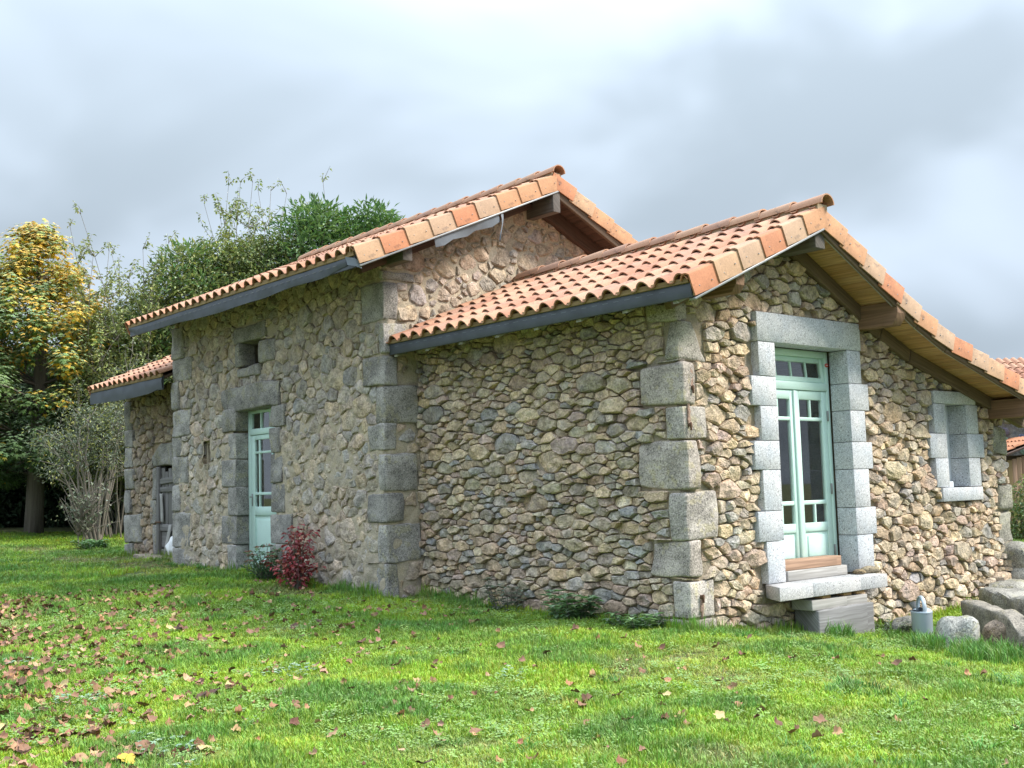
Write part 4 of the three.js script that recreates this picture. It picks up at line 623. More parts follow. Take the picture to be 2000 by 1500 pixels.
// loose stones to the right of the can
const rock = (x, z, a, b, c, col, label, sink = 0.5, turn = 0) => thingMesh('boulder', boulder(a, b, c, col), M.quoin, label, 'boulder', [x, gh(x, z) + b * sink, z], turn, 'loose boulders by the gable wall');
rock(2.12, 1.52, 0.19, 0.22, 0.18, [0.50, 0.49, 0.44], 'pale grey granite boulder nearest the watering can', 0.5, 0.6);
rock(2.56, 1.74, 0.17, 0.16, 0.16, [0.46, 0.35, 0.26], 'rounded reddish brown boulder between the pale one and the slab', 0.8, 1.7);
rock(2.02, 2.45, 0.24, 0.15, 0.2, [0.52, 0.48, 0.41], 'pale pinkish boulder cut by the right edge of the photo', 0.6, 0.4);
rock(2.90, 0.52, 0.16, 0.13, 0.13, [0.42, 0.4, 0.34], 'small grey boulder left of the watering can', 0.5, 2);
{
  const slab = block(-0.85, 0.85, -0.24, 0.13, -0.1, 0.1, { r: 0.04, noise: 0.035, step: 0.12, shape: (v) => { if (v[0] < -0.55) v[1] -= (-0.55 - v[0]) * 0.5 * (v[1] > 0 ? 1 : -0.2); } });
  thingMesh('granite_slab', tint(slab, [0.36, 0.32, 0.26], 0.16), M.quoin, 'long narrow granite slab lying behind the boulders', 'stone slab', [2.84, -0.07, 1.56], -2.36 + Math.PI + Math.PI * 0);
  const blk = block(-0.95, 0.95, -0.25, 0.2, -0.3, 0.25, { r: 0.07, noise: 0.06, step: 0.14 });
  thingMesh('granite_block', tint(blk, [0.38, 0.36, 0.31], 0.16), M.quoin, 'thick rough granite block at the right edge behind the slab', 'stone block', [3.95, -0.1, 1.5], 0.86);
}
{ // white sack by the plank door
  const g = new THREE.SphereGeometry(0.5, 24, 18), p = g.attributes.position; for (let i = 0; i < p.count; i++) { const x = p.getX(i), y = p.getY(i), z = p.getZ(i), f = 1 + 0.22 * noise3(x * 5, y * 4, z * 5) + 0.06 * noise3(x * 14, y * 10, z * 14); p.setXYZ(i, x * 0.26 * f * (1 - y * 0.5), (y + 0.46) * 0.36, z * 0.3 * f * (1 - y * 0.6)); } g.computeVertexNormals();
  thingMesh('sack', g, M.white, 'crumpled white sack at the foot of the plank door', 'sack', [-0.02, 0.43, -11.55], 0.4);
}

// ---------------------------------------------------------------- plants
class Leaves {
  constructor() { this.p = []; this.c = []; }
  tri(a, b, c, col) { this.p.push(a.x, a.y, a.z, b.x, b.y, b.z, c.x, c.y, c.z); for (let i = 0; i < 3; i++) this.c.push(...col); }
  // leaf from base point along dir, face normal near up
  leaf(o, dir, up, len, wid, col, fold = 0.2) {
    const s = dir.clone().cross(up).normalize(), n = s.clone().cross(dir).normalize(); const m = o.clone().addScaledVector(dir, len * 0.45), tip = o.clone().addScaledVector(dir, len).addScaledVector(n, -len * 0.12);
    const l = m.clone().addScaledVector(s, wid * 0.5).addScaledVector(n, wid * fold), r = m.clone().addScaledVector(s, -wid * 0.5).addScaledVector(n, wid * fold);
    this.tri(o, l, tip, col); this.tri(o, tip, r, col);
  }
  lobed(o, dir, up, len, col) { // five-lobed leaf
    const s = dir.clone().cross(up).normalize(), n = s.clone().cross(dir).normalize(), q = (a, r, d = 0) => o.clone().addScaledVector(dir, Math.cos(a) * r * len).addScaledVector(s, Math.sin(a) * r * len).addScaledVector(n, -d * len);
    const A = [-2.1, -1.6, -1.0, -0.55, 0, 0.55, 1.0, 1.6, 2.1], Rr = [0.5, 0.3, 0.85, 0.45, 1, 0.45, 0.85, 0.3, 0.5], c0 = o.clone().addScaledVector(n, 0.03 * len);
    for (let i = 0; i < A.length - 1; i++) this.tri(c0, q(A[i], Rr[i], Rr[i] * 0.18), q(A[i + 1], Rr[i + 1], Rr[i + 1] * 0.18), col);
  }
  geo() { const g = fromTris(this.p); g.setAttribute('color', new THREE.Float32BufferAttribute(this.c, 3)); g.computeVertexNormals(); return g; }
}
const rdir = () => { const z = rr(-1, 1), a = rr(0, 6.283), r = Math.sqrt(1 - z * z); return V(r * Math.cos(a), z, r * Math.sin(a)); };
const vary = (c, f = 0.25) => { const k = 1 + rr(-f, f); return [c[0] * k * rr(0.9, 1.1), c[1] * k, c[2] * k * rr(0.85, 1.15)]; };
function limb(a, b, r0, r1, bend = 0.15, n = 6, seg = 6) { const pts = [], rad = [], l = a.distanceTo(b), off = V(rr(-1, 1), rr(-0.3, 0.6), rr(-1, 1)).multiplyScalar(bend * l); for (let i = 0; i <= n; i++) { const t = i / n, p = a.clone().lerp(b, t).addScaledVector(off, Math.sin(t * Math.PI)).add(V(noise3(t * 4 + a.x * 9, 1, b.x) * 0.04 * l * bend * 3, 0, noise3(t * 4, a.z * 9, b.z) * 0.04 * l * bend * 3)); pts.push(p); rad.push(lerp(r0, r1, Math.pow(t, 0.8))); } return { g: tube(pts, rad, seg, true), pts }; }
/* o: pos, label, trunkH, trunkR, stems, clumps:[n], shape(i)->centre relative to base, clumpR, perClump, leaf(L,p,out,h), bark, group */
function tree(name, o) {
  const y = gh(o.pos[0], o.pos[1]), t = thing(name, o.label, o.category ?? 'tree', [o.pos[0], y - 0.05, o.pos[1]], 0, o.group); const wood = [], L = new Leaves();
  const cs = []; for (let i = 0; i < o.clumps; i++) cs.push(o.shape(i));
  const stems = o.stems ?? [[V(0, 0, 0), V(rr(-0.2, 0.2), o.trunkH, rr(-0.2, 0.2)), o.trunkR, o.trunkR * 0.55]]; const nodes = [];
  const twigs = [];
  for (const [a, b, r0, r1, bend] of stems) { const s = limb(a, b, r0, r1, bend ?? 0.05, 9, o.seg ?? 9); wood.push(s.g); s.pts.slice(o.from ?? 3).forEach((p, i) => nodes.push([p, lerp(r0, r1, (i + 3) / 9)])); }
  for (const c of cs) {
    let best = null, bd = 1e9; for (const [p, r] of nodes) { const d = p.distanceTo(c.p) + (p.y > c.p.y - 0.1 ? 1.2 : 0); if (d < bd) { bd = d; best = [p, r]; } }
    if (best && (c.limb ?? true)) { const b = limb(best[0], c.p, Math.min(best[1] * 0.5, o.limbR ?? 0.05), 0.008, 0.08, 4, 4); twigs.push(b.g); if (rnd() < 0.3) nodes.push([b.pts[2], best[1] * 0.4]); }
    const n = Math.round(o.perClump * (c.k ?? 1)); for (let i = 0; i < n; i++) { const d = rdir(), q = Math.pow(rnd(), 0.45), R = c.r ?? o.clumpR; const p = c.p.clone().add(V(d.x * R * q, d.y * R * q * (o.squash ?? 0.75), d.z * R * q)); o.leaf(L, p, d, c); }
  }
  part('trunk', merge(wood), o.bark ?? M.bark, t); if (twigs.length) part('branches', merge(twigs), o.bark ?? M.bark, t); part('crown', L.geo(), o.mat ?? M.leaf, t); return t;
}
const drop = (d, k = 0.5) => V(d.x, d.y * 0.3 - k, d.z).normalize();
const ovoid = (R, y0, y1, pow = 0.5, skew = [0, 0]) => () => { const h = rnd(), y = lerp(y0, y1, h), prof = Math.pow(Math.sin(Math.PI * clamp(Math.pow(h, 0.7) * 0.92 + 0.08, 0, 1)), pow), a = rr(0, 6.283), r = R * prof * Math.sqrt(rr(0.18, 1)); return { p: V(Math.cos(a) * r + skew[0] * h, y, Math.sin(a) * r + skew[1] * h), h, r, out: r / R }; };
const wrap = (fn, k) => (i) => { const c = fn(i); return { ...c, r: undefined, ...k?.(c) }; };
// yellow-turning maple at the left
const right = V(0.761, 0, 0.648).normalize();
const mapleShape = wrap(() => { const h = Math.pow(rnd(), 1.15), y = lerp(1.5, 7.7, h), R = 3.3 * Math.pow(1 - h, 0.6) * smooth(-0.12, 0.22, h) + 0.1, a = rr(0, 6.283), r = R * Math.sqrt(rr(0.12, 1)) * (1 + 0.22 * noise3(Math.cos(a) * 2, y * 0.9, Math.sin(a) * 2)); return { p: V(Math.cos(a) * r, y, Math.sin(a) * r) }; }, (c) => { const side = c.p.dot(right); return { yel: clamp(smooth(3.6, 7.4, c.p.y + 0.5 * side) * 0.85 + (side > 1.1 && c.p.y > 3 ? 0.3 : 0) + rr(-0.5, 0.3), 0, 1) }; });
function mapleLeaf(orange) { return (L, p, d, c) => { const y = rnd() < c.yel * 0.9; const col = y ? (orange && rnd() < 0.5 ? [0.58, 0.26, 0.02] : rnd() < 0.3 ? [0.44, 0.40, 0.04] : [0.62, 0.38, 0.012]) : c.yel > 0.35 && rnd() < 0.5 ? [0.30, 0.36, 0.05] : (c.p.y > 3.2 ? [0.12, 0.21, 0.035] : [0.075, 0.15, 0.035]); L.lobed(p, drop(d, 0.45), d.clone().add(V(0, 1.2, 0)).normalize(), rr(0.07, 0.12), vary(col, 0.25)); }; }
tree('maple_tree', { label: 'maple with crown turning yellow at the left edge of the lawn', pos: [0.9, -22.0], trunkH: 6.6, trunkR: 0.24, clumps: 340, clumpR: 0.46, perClump: 95, shape: mapleShape, leaf: mapleLeaf(false), from: 2 });
tree('maple_tree', { label: 'maple with orange leaves cut by the left photo edge, next to the yellow one', pos: [-1.5, -22.2], trunkH: 5.5, trunkR: 0.2, clumps: 110, clumpR: 0.6, perClump: 110, shape: wrap(ovoid(2.0, 2.2, 6.8, 0.6), (c) => ({ yel: c.p.y > 4.2 ? rr(0.2, 0.9) : 0.05 })), leaf: mapleLeaf(true) });
// oval-leaved trees and bushes
const ovalLeaf = (cols, len, wid, k = 0.3) => (L, p, d) => L.leaf(p, V(d.x + rr(-0.6, 0.6), d.y * 0.6 + rr(-0.7, 0.7) - k, d.z + rr(-0.6, 0.6)).normalize(), V(rr(-0.5, 0.5), 1, rr(-0.5, 0.5)).normalize(), len * rr(0.85, 1.6), wid * rr(0.95, 1.5), vary(pick(cols), 0.28));
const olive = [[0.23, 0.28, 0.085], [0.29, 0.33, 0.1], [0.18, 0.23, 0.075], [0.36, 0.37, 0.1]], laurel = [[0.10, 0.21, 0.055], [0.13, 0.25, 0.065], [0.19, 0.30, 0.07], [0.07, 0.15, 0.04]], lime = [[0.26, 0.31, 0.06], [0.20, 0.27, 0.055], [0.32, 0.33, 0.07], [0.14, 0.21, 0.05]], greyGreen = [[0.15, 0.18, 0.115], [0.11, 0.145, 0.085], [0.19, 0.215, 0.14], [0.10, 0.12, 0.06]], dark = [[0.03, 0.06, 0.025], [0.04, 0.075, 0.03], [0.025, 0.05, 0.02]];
const fan = (n, R, H, r0, spread = 1) => Array.from({ length: n }, (_, i) => { const a = i / n * 6.283 + rr(-0.3, 0.3), k = rr(0.4, 1) * spread; return [V(Math.cos(a) * 0.12, 0, Math.sin(a) * 0.12), V(Math.cos(a) * R * k, H * rr(0.7, 1), Math.sin(a) * R * k), r0 * rr(0.7, 1.1), r0 * 0.25, 0.09]; });
// upright sucker shoots: sparse leaves strung along thin stems
function shoots(name, label, pos, n, R, h0, h1, cols, dens = 26, group) {
  const y = gh(...pos), t = thing(name, label, 'tree', [pos[0], y - 0.05, pos[1]], 0, group), wood = [], L = new Leaves();
  for (let i = 0; i < n; i++) {
    const a = rr(0, 6.283), r = R * Math.sqrt(rnd()), H = rr(h0, h1), s = limb(V(Math.cos(a) * r * 0.35, 0, Math.sin(a) * r * 0.35), V(Math.cos(a) * r, H, Math.sin(a) * r), 0.021, 0.005, 0.07, 8, 5); wood.push(s.g);
    for (let k = 3; k <= 8; k++) { const p0 = s.pts[k], top = k === 8; const m = top ? 2 : Math.round(lerp(8, 3, (k - 3) / 5)); for (let j = 0; j < m; j++) { const d = V(rr(-1, 1), rr(0.3, 1.6), rr(-1, 1)).normalize(), l = rr(0.35, 1.0) * (top ? 0.5 : 1); const b = limb(p0, p0.clone().addScaledVector(d, l), 0.01, 0.003, 0.08, 3, 4); wood.push(b.g); const q = Math.round(dens * 1.25 * l * (k > 6 ? 0.6 : 1)); for (let w = 0; w < q; w++) { const f = rnd(), e = b.pts[0].clone().lerp(b.pts[3], 0.2 + 0.8 * f), dd = rdir(); L.leaf(e.addScaledVector(dd, 0.03), V(dd.x, dd.y * 0.5 - 0.3, dd.z).normalize(), V(rr(-0.4, 0.4), 1, rr(-0.4, 0.4)).normalize(), rr(0.075, 0.13), rr(0.045, 0.07), vary(pick(cols), 0.25)); } } }
  }
  part('trunk', merge(wood), M.barkPale, t); part('crown', L.geo(), M.leaf, t); return t;
}
shoots('pear_tree', 'thin upright tree with sparse leaves against the sky, right of the maple', [2.7, -20.5], 26, 1.6, 4.6, 7.9, olive, 34);
shoots('pear_tree', 'slender pale stems with olive leaves filling behind the lean-to roof', [3.6, -21.2], 26, 1.9, 3.6, 5.6, olive, 44);
shoots('pear_tree', 'thin leafy stems behind the lean-to corner, above the grey shrub', [1.9, -19.3], 11, 1.1, 3.0, 4.6, [...olive, ...greyGreen], 40);
shoots('pear_tree', 'tall open yellow-green tree rising above the far end of the roof', [5.5, -20.4], 22, 1.35, 6.2, 9.5, lime, 40);
shoots('pear_tree', 'thin stems poking above the laurels behind the house roof', [6.7, -18.4], 14, 1.5, 7.0, 9.5, olive, 22);
tree('laurel_bush', { label: 'dense dark laurel behind the pear stems, left of the house roof', pos: [4.1, -20.1], stems: fan(5, 1.0, 4.5, 0.09), clumps: 150, clumpR: 0.55, perClump: 90, shape: wrap(ovoid(1.7, 1.2, 7.3, 0.45)), leaf: ovalLeaf([...laurel, ...olive], 0.14, 0.045, -0.2) });
tree('hazel_tree', { label: 'bushy lime green tree behind the far end of the house roof', pos: [5.0, -19.8], stems: fan(6, 1.1, 5, 0.08), clumps: 160, clumpR: 0.55, perClump: 90, shape: wrap(ovoid(1.8, 1.5, 7.4, 0.45)), leaf: ovalLeaf([...lime, ...olive], 0.1, 0.055) });
tree('laurel_bush', { label: 'tall green laurel behind the middle of the house roof', pos: [6.6, -17.9], stems: fan(6, 1.2, 6, 0.1), clumps: 160, clumpR: 0.55, perClump: 90, shape: wrap(ovoid(1.8, 2.2, 8.3, 0.42)), leaf: ovalLeaf([...laurel, [0.14, 0.23, 0.05]], 0.17, 0.05, -0.3) });
tree('laurel_bush', { label: 'green laurel showing above the house roof, nearest the ridge', pos: [7.9, -17.3], stems: fan(6, 1.2, 6, 0.1), clumps: 150, clumpR: 0.52, perClump: 90, shape: wrap(ovoid(1.8, 2.4, 8.3, 0.42)), leaf: ovalLeaf([...laurel, [0.12, 0.22, 0.05]], 0.16, 0.05, -0.3) });
tree('willow_tree', { label: 'olive coloured fine-leaved tree between maple and lean-to roof', pos: [3.1, -22.3], stems: fan(8, 1.5, 4.5, 0.04), clumps: 190, clumpR: 0.55, perClump: 90, shape: wrap(ovoid(1.9, 1.2, 5.9, 0.5)), leaf: ovalLeaf([...olive, ...lime.slice(1, 2)], 0.09, 0.035), bark: M.barkPale });
tree('multi_stem_shrub', { label: 'grey-green shrub with many bare leaning stems left of the lean-to', category: 'shrub', pos: [0.97, -18.0], stems: [...fan(15, 1.15, 2.5, 0.04), ...fan(6, 0.5, 2.6, 0.04)], clumps: 150, clumpR: 0.3, perClump: 36, limbR: 0.012, from: 4, shape: wrap((i) => { const a = rr(0, 6.283), r = 1.35 * Math.sqrt(rnd()), y = rr(1.85, 3.1) - 0.35 * (r / 1.35) ** 2; return { p: V(Math.cos(a) * r, y, Math.sin(a) * r) }; }), leaf: ovalLeaf([...greyGreen, [0.3, 0.32, 0.08]], 0.075, 0.024, 0), bark: M.barkPale });
tree('hazel_tree', { label: 'broad yellow-green hazel filling the gap between maple and house', pos: [3.4, -20.9], stems: fan(7, 1.4, 4.5, 0.05), clumps: 200, clumpR: 0.5, perClump: 95, shape: wrap(ovoid(2.2, 0.8, 6.0, 0.45)), leaf: ovalLeaf([...olive, ...olive, ...lime], 0.085, 0.045) });
tree('hazel_tree', { label: 'broad lime hazel behind the far roof corner, beside the tall open tree', pos: [5.9, -18.9], stems: fan(7, 1.4, 5, 0.08), clumps: 200, clumpR: 0.5, perClump: 95, shape: wrap(ovoid(2.1, 1.2, 7.5, 0.45)), leaf: ovalLeaf([...lime, ...olive, [0.14, 0.22, 0.06]], 0.085, 0.045) });
// dark thicket under and behind the trees
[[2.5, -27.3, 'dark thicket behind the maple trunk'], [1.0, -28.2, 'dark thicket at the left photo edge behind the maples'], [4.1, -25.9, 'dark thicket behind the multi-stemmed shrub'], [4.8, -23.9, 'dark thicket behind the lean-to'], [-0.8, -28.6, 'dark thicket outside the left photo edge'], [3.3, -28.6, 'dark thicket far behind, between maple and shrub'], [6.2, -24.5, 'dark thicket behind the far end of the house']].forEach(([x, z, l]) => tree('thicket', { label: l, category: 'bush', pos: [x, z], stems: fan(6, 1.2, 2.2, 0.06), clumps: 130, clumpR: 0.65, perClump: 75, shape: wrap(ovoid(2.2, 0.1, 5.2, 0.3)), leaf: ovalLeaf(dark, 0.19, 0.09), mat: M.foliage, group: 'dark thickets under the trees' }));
shoots('sapling', 'thin young sapling in the lawn before the multi-stemmed shrub', [0.35, -17.2], 3, 0.25, 0.7, 1.15, greyGreen, 4);

// ---- plants at the foot of the walls
function clump(name, label, category, pos, fn, stemsFn, mat = M.leaf) { const t = thing(name, label, category, [pos[0], gh(...pos) - 0.02, pos[1]]); const L = new Leaves(), wood = []; fn(L, wood); if (wood.length) part('stems', merge(wood), M.barkPale, t); part('foliage', L.geo(), mat, t); return t; }
clump('red_shrub', 'crimson-leaved shrub against the wall right of the mint door', 'shrub', [-0.86, -5.85], (L, wood) => {
  for (let i = 0; i < 22; i++) { const a = rr(0, 6.283), r = rr(0.05, 0.42), H = rr(0.25, 0.8); const tip = V(clamp(Math.cos(a) * r, -0.4, 0.26), H, Math.sin(a) * r * 1.25); const s = limb(V(rr(-0.05, 0.05), 0, rr(-0.05, 0.05)), tip, 0.009, 0.004, 0.07, 5, 4); wood.push(s.g); for (let k = 2; k <= 5; k++) for (let j = 0; j < 9; j++) { const d = rdir(), p = s.pts[k].clone().addScaledVector(d, rr(0.02, 0.09)); L.leaf(p, drop(d, 0.3), V(rr(-0.4, 0.4), 1, rr(-0.4, 0.4)).normalize(), rr(0.05, 0.085), rr(0.035, 0.06), vary(pick([[0.34, 0.035, 0.045], [0.26, 0.025, 0.035], [0.43, 0.065, 0.07], [0.18, 0.03, 0.03], [0.46, 0.16, 0.11]]), 0.25)); } }
});
clump('sedum_plant', 'green sedum with pink-brown flower heads beside the mint door', 'plant', [-0.82, -6.72], (L, wood) => {
  for (let i = 0; i < 26; i++) { const a = rr(0, 6.283), r = rr(0.08, 0.4), H = rr(0.22, 0.5); const tip = V(clamp(Math.cos(a) * r, -0.4, 0.22), H, Math.sin(a) * r); const s = limb(V(rr(-0.1, 0.1), 0, rr(-0.1, 0.1)), tip, 0.008, 0.005, 0.06, 4, 4); wood.push(s.g); for (let k = 1; k <= 4; k++) for (let j = 0; j < 8; j++) { const d = rdir(); L.leaf(s.pts[k].clone().addScaledVector(d, 0.02), V(d.x, rr(0, 0.6), d.z).normalize(), V(0, 1, 0), rr(0.05, 0.085), rr(0.025, 0.042), vary(pick([[0.11, 0.23, 0.1], [0.085, 0.18, 0.08], [0.18, 0.29, 0.14]]))); }
    if (i % 2) for (let j = 0; j < 34; j++) { const d = rdir(); L.leaf(tip.clone().add(V(d.x * 0.055, Math.abs(d.y) * 0.025, d.z * 0.055)), V(d.x, 0.8, d.z).normalize(), V(0, 1, 0.2).normalize(), 0.022, 0.02, vary(pick([[0.36, 0.13, 0.09], [0.28, 0.09, 0.07], [0.42, 0.2, 0.12]]))); } }
});
function nettle(label, pos, R, H, n, size, cols) { clump('nettle_clump', label, 'plant', pos, (L, wood) => { for (let i = 0; i < n; i++) { const a = rr(0, 6.283), r = R * Math.sqrt(rnd()); const b = V(clamp(Math.cos(a) * r * 0.6, -9, 0.1), 0, Math.sin(a) * r * 0.9), tip = b.clone().add(V(clamp(Math.cos(a) * 0.12, -9, 0.02), H * rr(0.5, 1), Math.sin(a) * 0.15)); const s = limb(b, tip, 0.006, 0.003, 0.05, 5, 4); wood.push(s.g); for (let k = 1; k <= 5; k++) for (let j = 0; j < 4; j++) { const q = j * 1.57 + k * 0.8, d = V(Math.cos(q), rr(-0.1, 0.35), Math.sin(q)).normalize(); L.leaf(s.pts[k].clone(), d, V(0, 1, 0), size * rr(0.7, 1.2), size * rr(0.5, 0.75), vary(pick(cols)), 0.12); } } }); }
const nettleC = [[0.09, 0.22, 0.045], [0.07, 0.17, 0.035], [0.13, 0.27, 0.06]];
nettle('larger dark green nettle clump at the foot of the annex side wall', [-0.2, -1.42], 0.2, 0.34, 15, 0.11, nettleC);
nettle('low green nettle clump by the near corner of the annex', [-0.22, -0.5], 0.22, 0.19, 14, 0.085, [[0.13, 0.27, 0.055], [0.09, 0.2, 0.045]]);
nettle('thin grey-green weed against the middle of the annex side wall', [-0.16, -2.5], 0.22, 0.42, 14, 0.06, [[0.12, 0.16, 0.085], [0.09, 0.13, 0.07]]);
nettle('low leafy weed at the foot of the multi-stemmed shrub', [0.3, -16.2], 0.45, 0.22, 24, 0.11, nettleC);
nettle('small dark weeds left of the watering can', [2.72, 0.34], 0.25, 0.16, 18, 0.05, [[0.05, 0.09, 0.03], [0.07, 0.11, 0.04]]);
// ---------------------------------------------------------------- beyond the right end of the annex
{
  const c = thing('neighbour_house', 'grey stone house with tiled roof glimpsed at the right edge behind the annex', 'building', [23.2, -0.1, -8.35], -0.705);
  const wall = block(0, 6, -0.4, 3.35, -5, 0, { r: 0.03, noise: 0.03, step: 0.35 }); part('wall', tint(wall, [0.2, 0.185, 0.175], 0.25), M.stone, c);
  for (let i = 0; i < 70; i++) { const x = rr(0.05, 2.6), y = rr(0.2, 3.2); part('stone', tint(boulder(rr(0.1, 0.22), rr(0.07, 0.14), 0.05, [0.3, 0.28, 0.26].map((q) => q * rr(0.7, 1.3)), rnd() * 80, 1), [0.3, 0.28, 0.26].map((q) => q * rr(0.6, 1.3))), M.stone, c).position.set(x, y, 0.01); }
  const rows = 9, len = Math.hypot(3.2, 1.7), d = V(0, 1.7 / len, -3.2 / len), n = V(0, 3.2 / len, 1.7 / len); const roof = part('roof', (() => { const g = boxUV(box(-0.3, 6.2, -0.12, -0.05, 0, len)); g.applyMatrix4(new THREE.Matrix4().makeBasis(V(1, 0, 0), n, d.clone().negate()).setPosition(0, 3.4 + 1.7, 0.35 - 3.2)); return g; })(), M.darkWood, c);
  for (let r = 0; r < rows; r++) { const m = part('tile_row', tileRow(28), M.tiles[(r * 2) % 5], roof); m.position.set(-0.3, 3.38, 0.35).addScaledVector(d, r * len / rows); m.quaternion.setFromRotationMatrix(new THREE.Matrix4().makeBasis(V(1, 0, 0), d, n)); }
  const win = part('window', tint(boxUV(box(1.05, 1.9, 0.6, 1.5, -0.02, 0.03)), [0.06, 0.07, 0.1]), M.granite, c); part('window_lintel', tint(boxUV(box(0.9, 2.05, 1.5, 1.75, -0.02, 0.06)), [0.3, 0.29, 0.28]), M.granite, win);
  const s = thing('plank_shed', 'small brown plank shed with red tiled roof in front of the neighbouring house', 'shed', [21.4, -0.08, -7.5], -0.705);
  const w = []; for (let i = 0; i < 14; i++) part('plank', timber(-0.9 + i * 0.13, -0.9 + i * 0.13 + 0.124, -0.2, 1.55 + 0.035 * i, 0, 0.03, 1), pick([M.batten, M.beam, M.brownTimber]), s);
  part('side_wall', boardUV(box(0.89, 0.92, -0.2, 2.0, -1.8, 0), 1), M.beam, s); part('back_boards', boardUV(box(-0.9, -0.87, -0.2, 1.5, -1.8, 0), 1), M.beam, s);
  const sl = Math.hypot(2.4, 0.85), D = V(2.4 / sl, 0.85 / sl, 0), N = V(-0.85 / sl, 2.4 / sl, 0); const sr = part('roof', (() => { const g = boxUV(box(0, 2.2, 0, sl, -0.09, -0.05)); g.applyMatrix4(new THREE.Matrix4().makeBasis(V(0, 0, 1), D, N).setPosition(-1.15, 1.62, -1.9)); return g; })(), M.darkWood, s);
  for (let r = 0; r < 6; r++) { const m = part('tile_row', tileRow(9), M.verge[0], sr); m.position.set(-1.15, 1.62, -1.95).addScaledVector(D, r * sl / 6); m.quaternion.setFromRotationMatrix(new THREE.Matrix4().makeBasis(V(0, 0, 1), D, N)); }
  const f = thing('slat_fence', 'low weathered slat fence behind the right end of the annex', 'fence', [18.2, -0.05, -6.2], -0.705); for (let i = 0; i < 5; i++) part('slat', timber(-1.4, 0.5, 0.12 + i * 0.16, 0.21 + i * 0.16, 0, 0.025, 0), M.oldPlank, f); for (const x of [-1.35, -0.5, 0.4]) part('post', timber(x, x + 0.08, -0.2, 0.95, -0.08, -0.004, 1), M.oldPlank, f);
}
tree('privet_bush', { label: 'rounded green bush on the lawn at the right edge', category: 'bush', pos: [16.1, -4.15], stems: fan(6, 0.4, 0.9, 0.03), clumps: 60, clumpR: 0.24, perClump: 60, shape: wrap(ovoid(0.62, 0.1, 1.45, 0.4)), leaf: ovalLeaf([[0.12, 0.19, 0.05], [0.2, 0.25, 0.06], [0.08, 0.14, 0.04], [0.28, 0.24, 0.07]], 0.07, 0.035) });
[[34, -2, 5, 'broad dark tree far behind the neighbouring house'], [30, 4, 4.5, 'broad dark tree outside the right photo edge']].forEach(([x, z, h, l]) => tree('far_tree', { label: l, pos: [x, z], trunkH: h * 0.7, trunkR: 0.2, clumps: 60, clumpR: 0.7, perClump: 50, shape: wrap(ovoid(2.2, 0.8, h, 0.5)), leaf: ovalLeaf(laurel, 0.2, 0.1), mat: M.foliage }));

// ---------------------------------------------------------------- lawn
const inHouseArea = (x, z, m = 0) => (x > -m && x < 6.5 + m && z > -4.33 && z < m) || (x > -0.5 - m && x < 4.7 && z > -10.55 && z < -4.2) || (x > -m && x < 3.1 && z > -13.85 && z < -10.5);
const eye = camera.position, F2 = V(0.6507, 0, -0.7594), R2 = V(0.7614, 0, 0.6483);
const around = (r, a) => [eye.x + r * (F2.x * Math.cos(a) + R2.x * Math.sin(a)), eye.z + r * (F2.z * Math.cos(a) + R2.z * Math.sin(a))];
// worn, strawy ground: bare of grass in part
const worn = (x, z) => { const n = fbm(x * 0.7 + 4, 2, z * 0.7, 3) + 0.5 * fbm(x * 2.6, 7, z * 2.6, 2); const near = smooth(3.5, 0.5, Math.hypot(x - 0.6, (z - 2.4) * 1.1)) * 0.55; const path = smooth(0.75, 0.1, Math.abs(x + 0.95 + 0.2 * noise3(z, 1, 1))) * smooth(-9, -10, z) * 0.6; const bed = smooth(0.9, 0.2, Math.hypot(x + 0.95, (z + 5.75) * 0.8)) * 0.7; const fore = (smooth(1.3, 0.2, Math.hypot(x + 3.6, z - 3.6)) + smooth(0.9, 0.2, Math.hypot(x + 4.2, z - 2.3))) * 0.55; return smooth(0.2, 0.7, n * 0.85 + near + path + bed + fore); };
function bladeTuft(n, h, spread, w, seed) {
  const rs = rnd; rnd = mulberry(seed); const pos = [], col = [];
  for (let i = 0; i < n; i++) { const a = rr(0, 6.283), r = spread * Math.sqrt(rnd()), bx = Math.cos(a) * r, bz = Math.sin(a) * r, H = h * rr(0.5, 1.1), l = rr(0.1, 0.75), q = rr(0, 6.283), dx = Math.cos(q), dz = Math.sin(q), sx_ = -dz * w / 2, sz_ = dx * w / 2; const m = [bx + dx * H * l * 0.35, H * 0.62, bz + dz * H * l * 0.35], t = [bx + dx * H * l, H * (1 - l * 0.25), bz + dz * H * l];
    pos.push(bx - sx_, 0, bz - sz_, bx + sx_, 0, bz + sz_, m[0] + sx_ * 0.8, m[1], m[2] + sz_ * 0.8, bx - sx_, 0, bz - sz_, m[0] + sx_ * 0.8, m[1], m[2] + sz_ * 0.8, m[0] - sx_ * 0.8, m[1], m[2] - sz_ * 0.8, m[0] - sx_ * 0.8, m[1], m[2] - sz_ * 0.8, m[0] + sx_ * 0.8, m[1], m[2] + sz_ * 0.8, ...t);
    const f = rr(0.8, 1.2), yl = rr(0.85, 1.2); for (let k = 0; k < 9; k++) col.push(f * yl, f, f * 0.9); }
  rnd = rs; const g = fromTris(pos); g.setAttribute('color', new THREE.Float32BufferAttribute(col, 3)); g.computeVertexNormals(); return g;
}
const grassMat = new THREE.MeshPhysicalMaterial({ vertexColors: true, roughness: 0.7, transmission: 0.3, thickness: 0, side: THREE.DoubleSide });
